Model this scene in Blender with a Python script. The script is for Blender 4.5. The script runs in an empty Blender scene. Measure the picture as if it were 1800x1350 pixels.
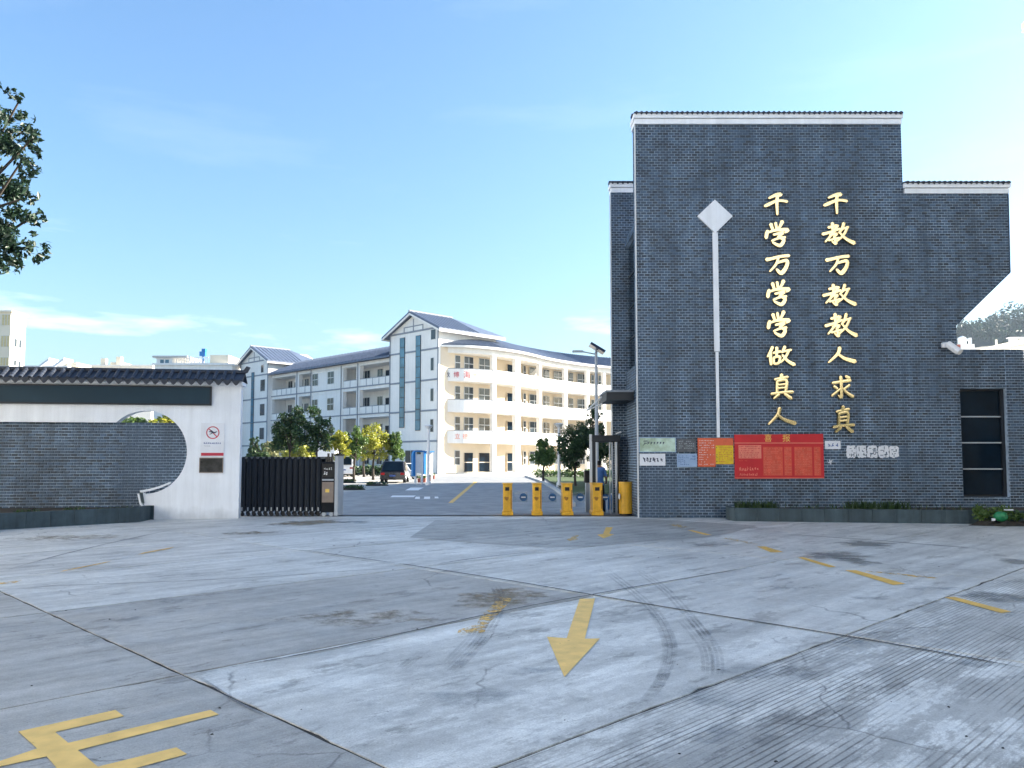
import bpy, bmesh, math, random
from mathutils import Vector, Matrix
R = math.radians
random.seed(7)
SC = bpy.context.scene
COL = SC.collection

# ------------------------------------------------------------------ camera
F_PX, PITCH, EYE = 1400.0, R(3.6), 1.7            # focal length for an 1800 px wide frame
cam_d = bpy.data.cameras.new('camera')
cam = bpy.data.objects.new('camera', cam_d); COL.objects.link(cam)
cam.location = (0, 0, EYE); cam.rotation_euler = (R(90) + PITCH, 0, 0)
cam_d.sensor_width = 36; cam_d.lens = 36 * F_PX / 1800
cam_d.shift_y = 45 / 1800
cam_d.clip_start = 0.1; cam_d.clip_end = 6000
SC.camera = cam

# ------------------------------------------------------------------ sky and sun
SUN_EL, SUN_AZ = R(23), R(74)                      # azimuth from +Y towards +X
world = bpy.data.worlds.new('World'); SC.world = world
world.use_nodes = True
wn, wl = world.node_tree.nodes, world.node_tree.links
wn.clear()
sky = wn.new('ShaderNodeTexSky'); sky.sky_type = 'NISHITA'; sky.sun_disc = False
sky.sun_elevation = SUN_EL; sky.sun_rotation = SUN_AZ
sky.air_density = 1.5; sky.dust_density = 1.6; sky.ozone_density = 6.5; sky.altitude = 100
bg = wn.new('ShaderNodeBackground'); bg.inputs[1].default_value = 0.071
wo = wn.new('ShaderNodeOutputWorld')
tc = wn.new('ShaderNodeTexCoord')
sepw = wn.new('ShaderNodeSeparateXYZ'); wl.new(tc.outputs['Generated'], sepw.inputs[0])
mp = wn.new('ShaderNodeMapping'); mp.inputs['Scale'].default_value = (1.6, 1.6, 9.0); mp.inputs['Location'].default_value = (-2.49, -0.35, -1.49)
mp.inputs['Rotation'].default_value = (0, R(-9), 0)
wl.new(tc.outputs['Generated'], mp.inputs[0])
cn = wn.new('ShaderNodeTexNoise'); cn.inputs['Scale'].default_value = 1.7; cn.inputs['Detail'].default_value = 7; cn.inputs['Roughness'].default_value = 0.55
wl.new(mp.outputs[0], cn.inputs['Vector'])
cr = wn.new('ShaderNodeMapRange'); cr.inputs[1].default_value = 0.57; cr.inputs[2].default_value = 0.88
wl.new(cn.outputs[0], cr.inputs[0])
lowm = wn.new('ShaderNodeMapRange'); lowm.inputs[1].default_value = 0.30; lowm.inputs[2].default_value = 0.16   # clouds thin out upwards
lowm.inputs[3].default_value = 0.06; lowm.inputs[4].default_value = 0.9
wl.new(sepw.outputs[2], lowm.inputs[0])
cm = wn.new('ShaderNodeMath'); cm.operation = 'MULTIPLY'; wl.new(cr.outputs[0], cm.inputs[0]); wl.new(lowm.outputs[0], cm.inputs[1])
cmix = wn.new('ShaderNodeMix'); cmix.data_type = 'RGBA'
wl.new(cm.outputs[0], cmix.inputs['Factor'])
wl.new(sky.outputs[0], cmix.inputs['A']); cmix.inputs['B'].default_value = (9.5, 9.6, 9.8, 1)
wl.new(cmix.outputs['Result'], bg.inputs[0])
wl.new(bg.outputs[0], wo.inputs[0])

sun_d = bpy.data.lights.new('sun', 'SUN'); sun_d.energy = 5.0; sun_d.angle = R(0.53); sun_d.color = (1.0, 0.91, 0.78)
sun = bpy.data.objects.new('sun', sun_d); COL.objects.link(sun)
sdir = Vector((math.sin(SUN_AZ) * math.cos(SUN_EL), math.cos(SUN_AZ) * math.cos(SUN_EL), math.sin(SUN_EL)))
sun.rotation_euler = sdir.to_track_quat('Z', 'Y').to_euler()
sun.location = (60, 30, 60)

SC.view_settings.view_transform = 'Standard'; SC.view_settings.look = 'None'
SC.view_settings.exposure = 2.15; SC.view_settings.gamma = 1.0; SC.view_settings.use_curve_mapping = False
SC.render.engine = 'CYCLES'
SC.cycles.use_denoising = True
SC.cycles.max_bounces = 6; SC.cycles.diffuse_bounces = 4; SC.cycles.glossy_bounces = 3; SC.cycles.transmission_bounces = 4
SC.cycles.transparent_max_bounces = 12
SC.cycles.caustics_reflective = False; SC.cycles.caustics_refractive = False

# ------------------------------------------------------------------ survey helpers: from a sight line to a real point in the place
CT, ST = math.cos(PITCH), math.sin(PITCH)
def ray(px, py):
    a = (px - 900) / F_PX; b = (720 - py) / F_PX
    return Vector((a, CT - b * ST, ST + b * CT))
def G(px, py, z=0.0):
    d = ray(px, py); t = (z - EYE) / d.z
    return Vector((d.x * t, d.y * t, z))
def W(px, py, Y):
    d = ray(px, py); t = Y / d.y
    return Vector((d.x * t, Y, EYE + d.z * t))
def PXof(p):
    zc = p[1] * CT + (p[2] - EYE) * ST
    return 900 + F_PX * p[0] / zc

# ------------------------------------------------------------------ scene helpers
OFF = {}                                            # world offset of every object used as a parent
def tag(o, label=None, cat=None, group=None, kind=None):
    if label: o['label'] = label
    if cat: o['category'] = cat
    if group: o['group'] = group
    if kind: o['kind'] = kind
    return o
def thing(name, loc, label, cat, group=None):
    o = bpy.data.objects.new(name, None); COL.objects.link(o)
    o.location = loc; o.empty_display_size = 0.2
    OFF[o.name] = Vector(loc)
    return tag(o, label, cat, group)
class MB:
    def __init__(s): s.v = []; s.f = []; s.a = []
    def add(s, vs, fs, al=None):
        b = len(s.v); s.v.extend([tuple(v) for v in vs]); s.f.extend([tuple(i + b for i in f) for f in fs])
        s.a.extend(al if al is not None else [1.0] * len(vs))
        return s
    def box(s, x0, x1, y0, y1, z0, z1):
        return s.hexa([(x0, y0, z0), (x1, y0, z0), (x1, y1, z0), (x0, y1, z0)], [(x0, y0, z1), (x1, y0, z1), (x1, y1, z1), (x0, y1, z1)])
    def hexa(s, bot, top):
        n = len(bot)
        fs = [tuple(range(n - 1, -1, -1)), tuple(range(n, 2 * n))] + [(i, (i + 1) % n, n + (i + 1) % n, n + i) for i in range(n)]
        return s.add(list(bot) + list(top), fs)
    def prism(s, poly, ext):
        e = Vector(ext)
        return s.hexa([Vector(p) for p in poly], [Vector(p) + e for p in poly])
    def tube(s, p0, p1, r0, r1=None, n=8, cap=True):
        r1 = r0 if r1 is None else r1
        p0, p1 = Vector(p0), Vector(p1); d = (p1 - p0).normalized()
        u = d.orthogonal().normalized(); w = d.cross(u)
        A = [p0 + (u * math.cos(2 * math.pi * i / n) + w * math.sin(2 * math.pi * i / n)) * r0 for i in range(n)]
        B = [p1 + (u * math.cos(2 * math.pi * i / n) + w * math.sin(2 * math.pi * i / n)) * r1 for i in range(n)]
        fs = [(i, (i + 1) % n, n + (i + 1) % n, n + i) for i in range(n)]
        if cap: fs += [tuple(range(n - 1, -1, -1)), tuple(range(n, 2 * n))]
        return s.add(A + B, fs)
    def path(s, pts, rs, n=7):
        for i in range(len(pts) - 1): s.tube(pts[i], pts[i + 1], rs[i], rs[i + 1], n)
        return s
    def quad(s, a, b, c, d, al=None): return s.add([a, b, c, d], [(0, 1, 2, 3)], al)
    def ball(s, c, r, sx=1, sy=1, sz=1, n=10, m=6):
        c = Vector(c); vs = [c + Vector((0, 0, r * sz))]; fs = []
        for j in range(1, m):
            t = math.pi * j / m
            for i in range(n):
                p = 2 * math.pi * i / n
                vs.append(c + Vector((r * sx * math.sin(t) * math.cos(p), r * sy * math.sin(t) * math.sin(p), r * sz * math.cos(t))))
        vs.append(c - Vector((0, 0, r * sz)))
        for i in range(n):
            fs.append((0, 1 + i, 1 + (i + 1) % n)); fs.append((len(vs) - 1, 1 + (m - 2) * n + (i + 1) % n, 1 + (m - 2) * n + i))
            for j in range(m - 2):
                a = 1 + j * n; fs.append((a + i, a + n + i, a + n + (i + 1) % n, a + (i + 1) % n))
        return s.add(vs, fs)
    def build(s, name, mat, parent=None, smooth=False, bevel=0, alpha=False, loc=None):
        me = bpy.data.meshes.new(name)
        if loc is None: loc = Vector((0, 0, 0))
        off = OFF[parent.name] if parent else Vector(loc)
        me.from_pydata([tuple(Vector(v) - off) for v in s.v], [], s.f)
        bm = bmesh.new(); bm.from_mesh(me)
        bmesh.ops.recalc_face_normals(bm, faces=bm.faces)
        if bevel: bmesh.ops.bevel(bm, geom=bm.edges[:], offset=bevel, segments=1, affect='EDGES', clamp_overlap=True)
        bm.to_mesh(me); bm.free()
        if alpha:
            at = me.attributes.new('alpha', 'FLOAT', 'POINT')
            at.data.foreach_set('value', s.a)
        if mat: me.materials.append(MAT[mat] if isinstance(mat, str) else mat)
        if smooth: me.polygons.foreach_set('use_smooth', [True] * len(me.polygons))
        o = bpy.data.objects.new(name, me); COL.objects.link(o)
        if parent: o.parent = parent
        else: o.location = off
        OFF[o.name] = off
        return o
def link_copy(o, loc, parent=None):
    c = o.copy(); COL.objects.link(c); c.parent = parent; c.location = loc
    return c

class Frame:
    """upright plane: u along d, v outward along n, z up"""
    def __init__(s, O, d, n): s.O = Vector((O[0], O[1], 0)); s.d = Vector((d[0], d[1], 0)).normalized(); s.n = Vector((n[0], n[1], 0)).normalized()
    def P(s, u, v, z): return s.O + s.d * u + s.n * v + Vector((0, 0, z))
    def hit(s, px, py, v=0.0):
        r = ray(px, py); c = Vector((0, 0, EYE)); q = s.O + s.n * v
        t = (q - c).dot(s.n) / r.dot(s.n); p = c + r * t
        return ((p - s.O).dot(s.d), p.z)
    def bx(s, mb, u0, u1, v0, v1, z0, z1):
        return mb.hexa([s.P(u0, v0, z0), s.P(u1, v0, z0), s.P(u1, v1, z0), s.P(u0, v1, z0)], [s.P(u0, v0, z1), s.P(u1, v0, z1), s.P(u1, v1, z1), s.P(u0, v1, z1)])
    def part(s, name, mat, par, u0, u1, v0, v1, z0, z1, bevel=0):
        return s.bx(MB(), u0, u1, v0, v1, z0, z1).build(name, mat, par, bevel=bevel)
    def poly(s, mb, pts, v0, v1):
        return mb.prism([s.P(u, v0, z) for u, z in pts], s.n * (v1 - v0))

# ------------------------------------------------------------------ materials
MAT = {}
def nn(nt, t, **kw):
    n = nt.nodes.new(t)
    for k, v in kw.items(): setattr(n, k, v)
    return n
def mat(name, col, rough=0.7, metal=0.0, var=0.12, vs=3.0, bump=0.0, bs=40.0, spec=0.4, island=0.0, col2=None, coat=0.0, trans=0.0, streak=0.0, foot=0.0):
    """painted or built surface: base colour broken up by two noises, optional second tone, relief"""
    m = bpy.data.materials.new(name); m.use_nodes = True; nt = m.node_tree
    b = nt.nodes['Principled BSDF']
    b.inputs['Roughness'].default_value = rough; b.inputs['Metallic'].default_value = metal
    b.inputs['Specular IOR Level'].default_value = spec
    b.inputs['Coat Weight'].default_value = coat
    if trans: b.inputs['Transmission Weight'].default_value = trans
    geo = nn(nt, 'ShaderNodeNewGeometry')
    n1 = nn(nt, 'ShaderNodeTexNoise'); n1.inputs['Scale'].default_value = vs; n1.inputs['Detail'].default_value = 6; n1.inputs['Roughness'].default_value = 0.62
    nt.links.new(geo.outputs['Position'], n1.inputs['Vector'])
    mr = nn(nt, 'ShaderNodeMapRange'); mr.inputs[1].default_value = 0.3; mr.inputs[2].default_value = 0.7
    mr.inputs[3].default_value = 1 - var; mr.inputs[4].default_value = 1 + var
    nt.links.new(n1.outputs[0], mr.inputs[0])
    fac = mr.outputs[0]
    if island:
        ir = nn(nt, 'ShaderNodeMapRange'); ir.inputs[3].default_value = 1 - island; ir.inputs[4].default_value = 1 + island
        nt.links.new(geo.outputs['Random Per Island'], ir.inputs[0])
        oi = nn(nt, 'ShaderNodeObjectInfo')
        mu = nn(nt, 'ShaderNodeMath', operation='MULTIPLY'); nt.links.new(fac, mu.inputs[0]); nt.links.new(ir.outputs[0], mu.inputs[1]); fac = mu.outputs[0]
    if streak:                                       # rain streaks: noise drawn out vertically
        k = nn(nt, 'ShaderNodeMapping'); k.inputs['Scale'].default_value = (2.6, 2.6, 0.16); nt.links.new(geo.outputs['Position'], k.inputs[0])
        n3 = nn(nt, 'ShaderNodeTexNoise'); n3.inputs['Scale'].default_value = 1.0; n3.inputs['Detail'].default_value = 7; n3.inputs['Roughness'].default_value = 0.7
        nt.links.new(k.outputs[0], n3.inputs['Vector'])
        r3 = nn(nt, 'ShaderNodeMapRange'); r3.inputs[1].default_value = 0.38; r3.inputs[2].default_value = 0.66; r3.inputs[3].default_value = 1 - streak; r3.inputs[4].default_value = 1 + streak * .5
        nt.links.new(n3.outputs[0], r3.inputs[0])
        m3 = nn(nt, 'ShaderNodeMath', operation='MULTIPLY'); nt.links.new(fac, m3.inputs[0]); nt.links.new(r3.outputs[0], m3.inputs[1]); fac = m3.outputs[0]
    if foot:                                         # mud splashed up from the pavement
        sx = nn(nt, 'ShaderNodeSeparateXYZ'); nt.links.new(geo.outputs['Position'], sx.inputs[0])
        n4 = nn(nt, 'ShaderNodeTexNoise'); n4.inputs['Scale'].default_value = 3.5; n4.inputs['Detail'].default_value = 8; nt.links.new(geo.outputs['Position'], n4.inputs['Vector'])
        s4 = nn(nt, 'ShaderNodeMath', operation='MULTIPLY_ADD'); s4.inputs[1].default_value = 1.3; nt.links.new(sx.outputs[2], s4.inputs[0]); nt.links.new(n4.outputs[0], s4.inputs[2])
        r4 = nn(nt, 'ShaderNodeMapRange'); r4.inputs[1].default_value = 0.42; r4.inputs[2].default_value = 0.95; r4.inputs[3].default_value = 1 - foot; r4.inputs[4].default_value = 1
        nt.links.new(s4.outputs[0], r4.inputs[0])
        m4 = nn(nt, 'ShaderNodeMath', operation='MULTIPLY'); nt.links.new(fac, m4.inputs[0]); nt.links.new(r4.outputs[0], m4.inputs[1]); fac = m4.outputs[0]
    mx = nn(nt, 'ShaderNodeMix', data_type='RGBA', blend_type='MULTIPLY'); mx.inputs['Factor'].default_value = 1
    if col2:
        c2 = nn(nt, 'ShaderNodeMix', data_type='RGBA')
        c2.inputs['A'].default_value = (*col, 1); c2.inputs['B'].default_value = (*col2, 1)
        nt.links.new(geo.outputs['Random Per Island'] if island else n1.outputs[0], c2.inputs['Factor'])
        nt.links.new(c2.outputs['Result'], mx.inputs['A'])
    else: mx.inputs['A'].default_value = (*col, 1)
    nt.links.new(fac, mx.inputs['B']); nt.links.new(mx.outputs['Result'], b.inputs['Base Color'])
    if bump:
        n2 = nn(nt, 'ShaderNodeTexNoise'); n2.inputs['Scale'].default_value = bs; n2.inputs['Detail'].default_value = 5
        nt.links.new(geo.outputs['Position'], n2.inputs['Vector'])
        bp = nn(nt, 'ShaderNodeBump'); bp.inputs['Strength'].default_value = bump; bp.inputs['Distance'].default_value = 0.02
        nt.links.new(n2.outputs[0], bp.inputs['Height']); nt.links.new(bp.outputs[0], b.inputs['Normal'])
    MAT[name] = m
    return m
def leafmat(name, col, col2, tr=0.35):
    m = bpy.data.materials.new(name); m.use_nodes = True; nt = m.node_tree
    nt.nodes.remove(nt.nodes['Principled BSDF']); out = nt.nodes['Material Output']
    geo = nn(nt, 'ShaderNodeNewGeometry')
    c = nn(nt, 'ShaderNodeMix', data_type='RGBA'); c.inputs['A'].default_value = (*col, 1); c.inputs['B'].default_value = (*col2, 1)
    nt.links.new(geo.outputs['Random Per Island'], c.inputs['Factor'])
    d = nn(nt, 'ShaderNodeBsdfDiffuse'); t = nn(nt, 'ShaderNodeBsdfTranslucent'); g = nn(nt, 'ShaderNodeBsdfGlossy'); g.inputs['Roughness'].default_value = 0.45
    nt.links.new(c.outputs['Result'], d.inputs[0]); nt.links.new(c.outputs['Result'], t.inputs[0])
    m1 = nn(nt, 'ShaderNodeMixShader'); m1.inputs[0].default_value = tr
    m2 = nn(nt, 'ShaderNodeMixShader'); m2.inputs[0].default_value = 0.05
    nt.links.new(d.outputs[0], m1.inputs[1]); nt.links.new(t.outputs[0], m1.inputs[2])
    nt.links.new(m1.outputs[0], m2.inputs[1]); nt.links.new(g.outputs[0], m2.inputs[2]); nt.links.new(m2.outputs[0], out.inputs[0])
    MAT[name] = m
def fademat(name, col, rough, opac, ns=6.0, lo=0.35, hi=0.6):
    """thin mark on the ground: paint, damp or rubber that wears through to the concrete"""
    m = bpy.data.materials.new(name); m.use_nodes = True; nt = m.node_tree
    b = nt.nodes['Principled BSDF']; out = nt.nodes['Material Output']
    b.inputs['Base Color'].default_value = (*col, 1); b.inputs['Roughness'].default_value = rough
    tr = nn(nt, 'ShaderNodeBsdfTransparent'); mx = nn(nt, 'ShaderNodeMixShader')
    at = nn(nt, 'ShaderNodeAttribute', attribute_name='alpha')
    geo = nn(nt, 'ShaderNodeNewGeometry'); n1 = nn(nt, 'ShaderNodeTexNoise'); n1.inputs['Scale'].default_value = ns; n1.inputs['Detail'].default_value = 6
    n1.inputs['Roughness'].default_value = 0.65
    nt.links.new(geo.outputs['Position'], n1.inputs['Vector'])
    ad = nn(nt, 'ShaderNodeMath', operation='ADD'); ad.inputs[1].default_value = -0.5     # noise pushed up by the mark's own strength
    nt.links.new(at.outputs['Fac'], ad.inputs[0])
    n1.inputs['Roughness'].default_value = 0.72; n1.inputs['Detail'].default_value = 9
    ct = nn(nt, 'ShaderNodeMath', operation='MULTIPLY_ADD'); ct.inputs[1].default_value = 1.9; ct.inputs[2].default_value = -0.45; nt.links.new(n1.outputs[0], ct.inputs[0])
    a2 = nn(nt, 'ShaderNodeMath', operation='ADD'); nt.links.new(ad.outputs[0], a2.inputs[0]); nt.links.new(ct.outputs[0], a2.inputs[1])
    nv = nn(nt, 'ShaderNodeTexNoise'); nv.inputs['Scale'].default_value = 5.0; nv.inputs['Detail'].default_value = 8; nt.links.new(geo.outputs['Position'], nv.inputs['Vector'])
    rv = nn(nt, 'ShaderNodeMapRange'); rv.inputs[1].default_value = 0.3; rv.inputs[2].default_value = 0.7; rv.inputs[3].default_value = 0.82; rv.inputs[4].default_value = 1.1; nt.links.new(nv.outputs[0], rv.inputs[0])
    cv = nn(nt, 'ShaderNodeMix', data_type='RGBA', blend_type='MULTIPLY'); cv.inputs['Factor'].default_value = 1; cv.inputs['A'].default_value = (*col, 1); nt.links.new(rv.outputs[0], cv.inputs['B']); nt.links.new(cv.outputs['Result'], b.inputs['Base Color'])
    mr = nn(nt, 'ShaderNodeMapRange'); mr.inputs[1].default_value = lo; mr.inputs[2].default_value = hi; mr.inputs[4].default_value = opac
    nt.links.new(a2.outputs[0], mr.inputs[0]); nt.links.new(mr.outputs[0], mx.inputs[0])
    nt.links.new(tr.outputs[0], mx.inputs[1]); nt.links.new(b.outputs[0], mx.inputs[2]); nt.links.new(mx.outputs[0], out.inputs[0])
    MAT[name] = m
def concrete(name):
    m = bpy.data.materials.new(name); m.use_nodes = True; nt = m.node_tree; L = nt.links.new
    b = nt.nodes['Principled BSDF']
    geo = nn(nt, 'ShaderNodeNewGeometry')
    rot = nn(nt, 'ShaderNodeMapping'); rot.inputs['Rotation'].default_value = (0, 0, R(-45)); L(geo.outputs['Position'], rot.inputs[0])
    def noise(src, scale, det=6, rg=0.6, st=None):
        n = nn(nt, 'ShaderNodeTexNoise'); n.inputs['Scale'].default_value = scale; n.inputs['Detail'].default_value = det; n.inputs['Roughness'].default_value = rg
        if st:
            k = nn(nt, 'ShaderNodeMapping'); k.inputs['Scale'].default_value = st; L(src, k.inputs[0]); src = k.outputs[0]
        L(src, n.inputs['Vector']); return n.outputs[0]
    def rng(s, a, bb, c, d):
        r = nn(nt, 'ShaderNodeMapRange'); r.inputs[1].default_value = a; r.inputs[2].default_value = bb; r.inputs[3].default_value = c; r.inputs[4].default_value = d
        L(s, r.inputs[0]); return r.outputs[0]
    def mul(a, bb):
        r = nn(nt, 'ShaderNodeMath', operation='MULTIPLY'); L(a, r.inputs[0]); L(bb, r.inputs[1]); return r.outputs[0]
    P, Q = geo.outputs['Position'], rot.outputs[0]
    tone = nn(nt, 'ShaderNodeAttribute', attribute_type='OBJECT', attribute_name='tone').outputs['Fac']
    groove = nn(nt, 'ShaderNodeAttribute', attribute_type='OBJECT', attribute_name='groove').outputs['Fac']
    warm = nn(nt, 'ShaderNodeAttribute', attribute_type='OBJECT', attribute_name='warm').outputs['Fac']
    big = rng(noise(P, 0.45, 5), 0.3, 0.7, 0.82, 1.18)
    streak = rng(noise(Q, 1.0, 6, 0.65, (0.35, 3.2, 1)), 0.3, 0.7, 0.72, 1.2)
    worn = rng(noise(Q, 1.5, 11, 0.76, (0.6, 1.5, 1)), 0.56, 0.60, 1.0, 0.66)
    mid = rng(noise(P, 9.0, 8, 0.78), 0.3, 0.7, 0.82, 1.15)
    fine = rng(noise(P, 70.0, 4, 0.7), 0.28, 0.72, 0.74, 1.22)
    pits = rng(noise(P, 23.0, 3, 0.6), 0.27, 0.33, 0.5, 1.0)
    flake = nn(nt, 'ShaderNodeAttribute', attribute_type='OBJECT', attribute_name='flake').outputs['Fac']
    fl = mul(rng(noise(Q, 1.1, 12, 0.78, (0.55, 1.4, 1)), 0.49, 0.54, 1.0, 0.0), flake)      # skin of the slab scaled off
    flk = rng(fl, 0.0, 1.0, 1.0, 0.64)
    vo = nn(nt, 'ShaderNodeTexVoronoi', feature='DISTANCE_TO_EDGE'); vo.inputs['Scale'].default_value = 0.42
    wob = nn(nt, 'ShaderNodeTexNoise'); wob.inputs['Scale'].default_value = 2.2; wob.inputs['Detail'].default_value = 7; L(P, wob.inputs['Vector'])
    wm = nn(nt, 'ShaderNodeMix', data_type='VECTOR'); wm.inputs['Factor'].default_value = 0.22; L(P, wm.inputs[4]); L(wob.outputs['Color'], wm.inputs[5]); L(wm.outputs[1], vo.inputs['Vector'])
    crk = mul(rng(vo.outputs['Distance'], 0.0, 0.005, 1.0, 0.0), rng(noise(P, 0.6, 3), 0.50, 0.58, 0.0, 1.0))
    crv = rng(crk, 0.0, 1.0, 1.0, 0.45)
    val = mul(mul(mul(mul(big, streak), mul(mid, fine)), mul(worn, pits)), mul(tone, mul(flk, crv)))
    # broom grooves across the driving direction, worn away in places
    gq = nn(nt, 'ShaderNodeMapping'); gq.inputs['Rotation'].default_value = (0, 0, R(90)); L(Q, gq.inputs[0])
    wv = nn(nt, 'ShaderNodeTexWave', wave_type='BANDS', bands_direction='X', wave_profile='SIN'); wv.inputs['Scale'].default_value = 6.6
    wv.inputs['Distortion'].default_value = 0.6; wv.inputs['Detail'].default_value = 2; wv.inputs['Detail Scale'].default_value = 0.4
    L(gq.outputs[0], wv.inputs['Vector'])
    gl = rng(wv.outputs['Fac'], 0.0, 0.32, 1.0, 0.0)
    gm = mul(mul(gl, rng(noise(Q, 1.2, 8, 0.7, (0.35, 1.6, 1)), 0.40, 0.56, 0.0, 1.0)), groove)
    gcol = rng(gm, 0.0, 1.0, 1.0, 0.30)
    val = mul(val, gcol)
    c1 = nn(nt, 'ShaderNodeMix', data_type='RGBA'); c1.inputs['A'].default_value = (0.590, 0.595, 0.565, 1); c1.inputs['B'].default_value = (0.57, 0.55, 0.505, 1)
    L(warm, c1.inputs['Factor'])
    mx = nn(nt, 'ShaderNodeMix', data_type='RGBA', blend_type='MULTIPLY'); mx.inputs['Factor'].default_value = 1
    L(c1.outputs['Result'], mx.inputs['A']); L(val, mx.inputs['B']); L(mx.outputs['Result'], b.inputs['Base Color'])
    L(rng(noise(P, 2.0, 6), 0.3, 0.7, 0.42, 0.75), b.inputs['Roughness'])
    hb = nn(nt, 'ShaderNodeMath', operation='SUBTRACT'); L(mul(fine, worn), hb.inputs[0]); L(gm, hb.inputs[1])
    bp = nn(nt, 'ShaderNodeBump'); bp.inputs['Strength'].default_value = 0.45; bp.inputs['Distance'].default_value = 0.006
    L(hb.outputs[0], bp.inputs['Height']); L(bp.outputs[0], b.inputs['Normal'])
    MAT[name] = m
concrete('concrete')
mat('asphalt', (0.27, 0.28, 0.285), 0.75, var=0.25, vs=1.2, bump=0.3, bs=60)
mat('paving', (0.42, 0.40, 0.36), 0.8, var=0.15, vs=1.0, bump=0.1)
mat('earth', (0.22, 0.21, 0.18), 0.95, var=0.3, vs=0.2)
mat('joint', (0.035, 0.035, 0.035), 0.95, var=0.4, vs=8)
mat('brick', (0.040, 0.076, 0.128), 0.55, var=0.22, vs=0.6, bump=0.25, bs=70, island=0.62, spec=0.5, streak=0.30)
mat('mortar', (0.40, 0.50, 0.61), 0.9, var=0.35, vs=1.3, bump=0.2, streak=0.35)
mat('white_plaster', (0.84, 0.875, 0.92), 0.7, var=0.05, vs=1.5, bump=0.08, bs=30, streak=0.10, foot=0.28)
mat('school_white', (0.84, 0.83, 0.80), 0.75, var=0.05, vs=0.4, streak=0.06)
mat('school_cream', (0.70, 0.60, 0.46), 0.8, var=0.06, vs=0.5)
mat('school_trim', (0.24, 0.27, 0.31), 0.7, var=0.1)
mat('school_roof', (0.10, 0.13, 0.19), 0.5, var=0.25, vs=2.5, bump=0.5, bs=6)
mat('glass_dark', (0.006, 0.014, 0.024), 0.06, var=0.3, vs=1.5, spec=0.10)
mat('glass_school', (0.030, 0.040, 0.048), 0.08, var=0.7, vs=0.5, spec=0.45)
mat('glass_blue', (0.05, 0.16, 0.24), 0.08, var=0.4, vs=0.6, spec=0.7)
mat('frame_dark', (0.014, 0.018, 0.024), 0.45, var=0.15)
mat('frame_light', (0.60, 0.62, 0.63), 0.4, var=0.05)
mat('tile_dark', (0.030, 0.038, 0.055), 0.5, var=0.3, vs=6, bump=0.3, island=0.3)
mat('panel_slate', (0.014, 0.040, 0.062), 0.5, var=0.12, vs=0.8, spec=0.25)
mat('panel_edge', (0.010, 0.014, 0.022), 0.4)
mat('gate_metal', (0.004, 0.006, 0.010), 0.5, var=0.2, vs=5, spec=0.2)
mat('gate_rib', (0.005, 0.010, 0.018), 0.45, var=0.2, vs=5, spec=0.22)
mat('steel', (0.45, 0.47, 0.50), 0.3, metal=0.9, var=0.1)
mat('bronze_panel', (0.26, 0.21, 0.18), 0.4, metal=0.3, var=0.15)
mat('gold', (0.95, 0.77, 0.43), 0.13, metal=1.0, var=0.08, vs=4)
mat('gold_edge', (0.24, 0.16, 0.05), 0.35, metal=1.0, var=0.1)
mat('yellow_box', (0.80, 0.43, 0.03), 0.5, var=0.16, vs=7, streak=0.25, bump=0.06, bs=20, coat=0.1)
mat('rust', (0.33, 0.15, 0.03), 0.7, var=0.3, vs=14)
mat('black', (0.01, 0.01, 0.011), 0.4)
mat('blue_sticker', (0.03, 0.11, 0.26), 0.5, var=0.2, vs=12)
mat('acrylic', (0.8, 0.86, 0.9), 0.05, trans=0.95)
mat('white_paint', (0.80, 0.80, 0.80), 0.5, var=0.05)
mat('grey_paint', (0.42, 0.45, 0.48), 0.5, var=0.08)
mat('planter', (0.055, 0.085, 0.10), 0.7, streak=0.35, foot=0.0,  var=0.2, vs=4, bump=0.2, island=0.2)
mat('soil', (0.03, 0.026, 0.02), 0.95, var=0.4, vs=9, bump=0.6, bs=20)
mat('bark', (0.055, 0.045, 0.036), 0.9, var=0.3, vs=8, bump=0.5, bs=20)
mat('red_banner', (0.55, 0.018, 0.025), 0.5, var=0.10, vs=2.5)
mat('red_print', (0.66, 0.085, 0.045), 0.5, var=0.12, vs=6)
mat('orange_poster', (0.68, 0.13, 0.055), 0.55, var=0.12, vs=6)
mat('yellow_poster', (0.72, 0.50, 0.02), 0.55, var=0.15, vs=10)
mat('gold_print', (0.80, 0.55, 0.12), 0.5)
mat('pink_print', (0.75, 0.22, 0.15), 0.5)
mat('green_poster', (0.42, 0.58, 0.30), 0.5, var=0.35, vs=3.5, col2=(0.50, 0.60, 0.62))
mat('blue_poster', (0.30, 0.42, 0.60), 0.5, var=0.1, vs=5)
mat('grey_poster', (0.10, 0.11, 0.12), 0.4, var=0.4, vs=9)
mat('paper', (0.78, 0.80, 0.84), 0.6, var=0.06)
mat('ink', (0.03, 0.04, 0.08), 0.6)
mat('ink_blue', (0.05, 0.10, 0.30), 0.6)
mat('sign_red', (0.50, 0.03, 0.06), 0.5)
mat('mirror_plaque', (0.03, 0.03, 0.03), 0.15, var=0.8, vs=7, spec=0.5)
mat('grass', (0.045, 0.08, 0.02), 0.9, var=0.5, vs=1.5, bump=0.6, bs=15)
mat('kerb', (0.52, 0.52, 0.50), 0.8, var=0.12)
mat('car_black', (0.012, 0.012, 0.014), 0.25, coat=0.7)
mat('car_white', (0.78, 0.78, 0.78), 0.3, coat=0.6)
mat('tyre', (0.012, 0.012, 0.012), 0.85)
mat('tail_red', (0.35, 0.01, 0.01), 0.25)
mat('board_blue', (0.02, 0.19, 0.50), 0.4, var=0.08)
mat('pot_red', (0.34, 0.10, 0.07), 0.8, var=0.2)
mat('shirt_blue', (0.10, 0.25, 0.62), 0.85, var=0.12, vs=10)
mat('trousers', (0.02, 0.022, 0.03), 0.9)
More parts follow.
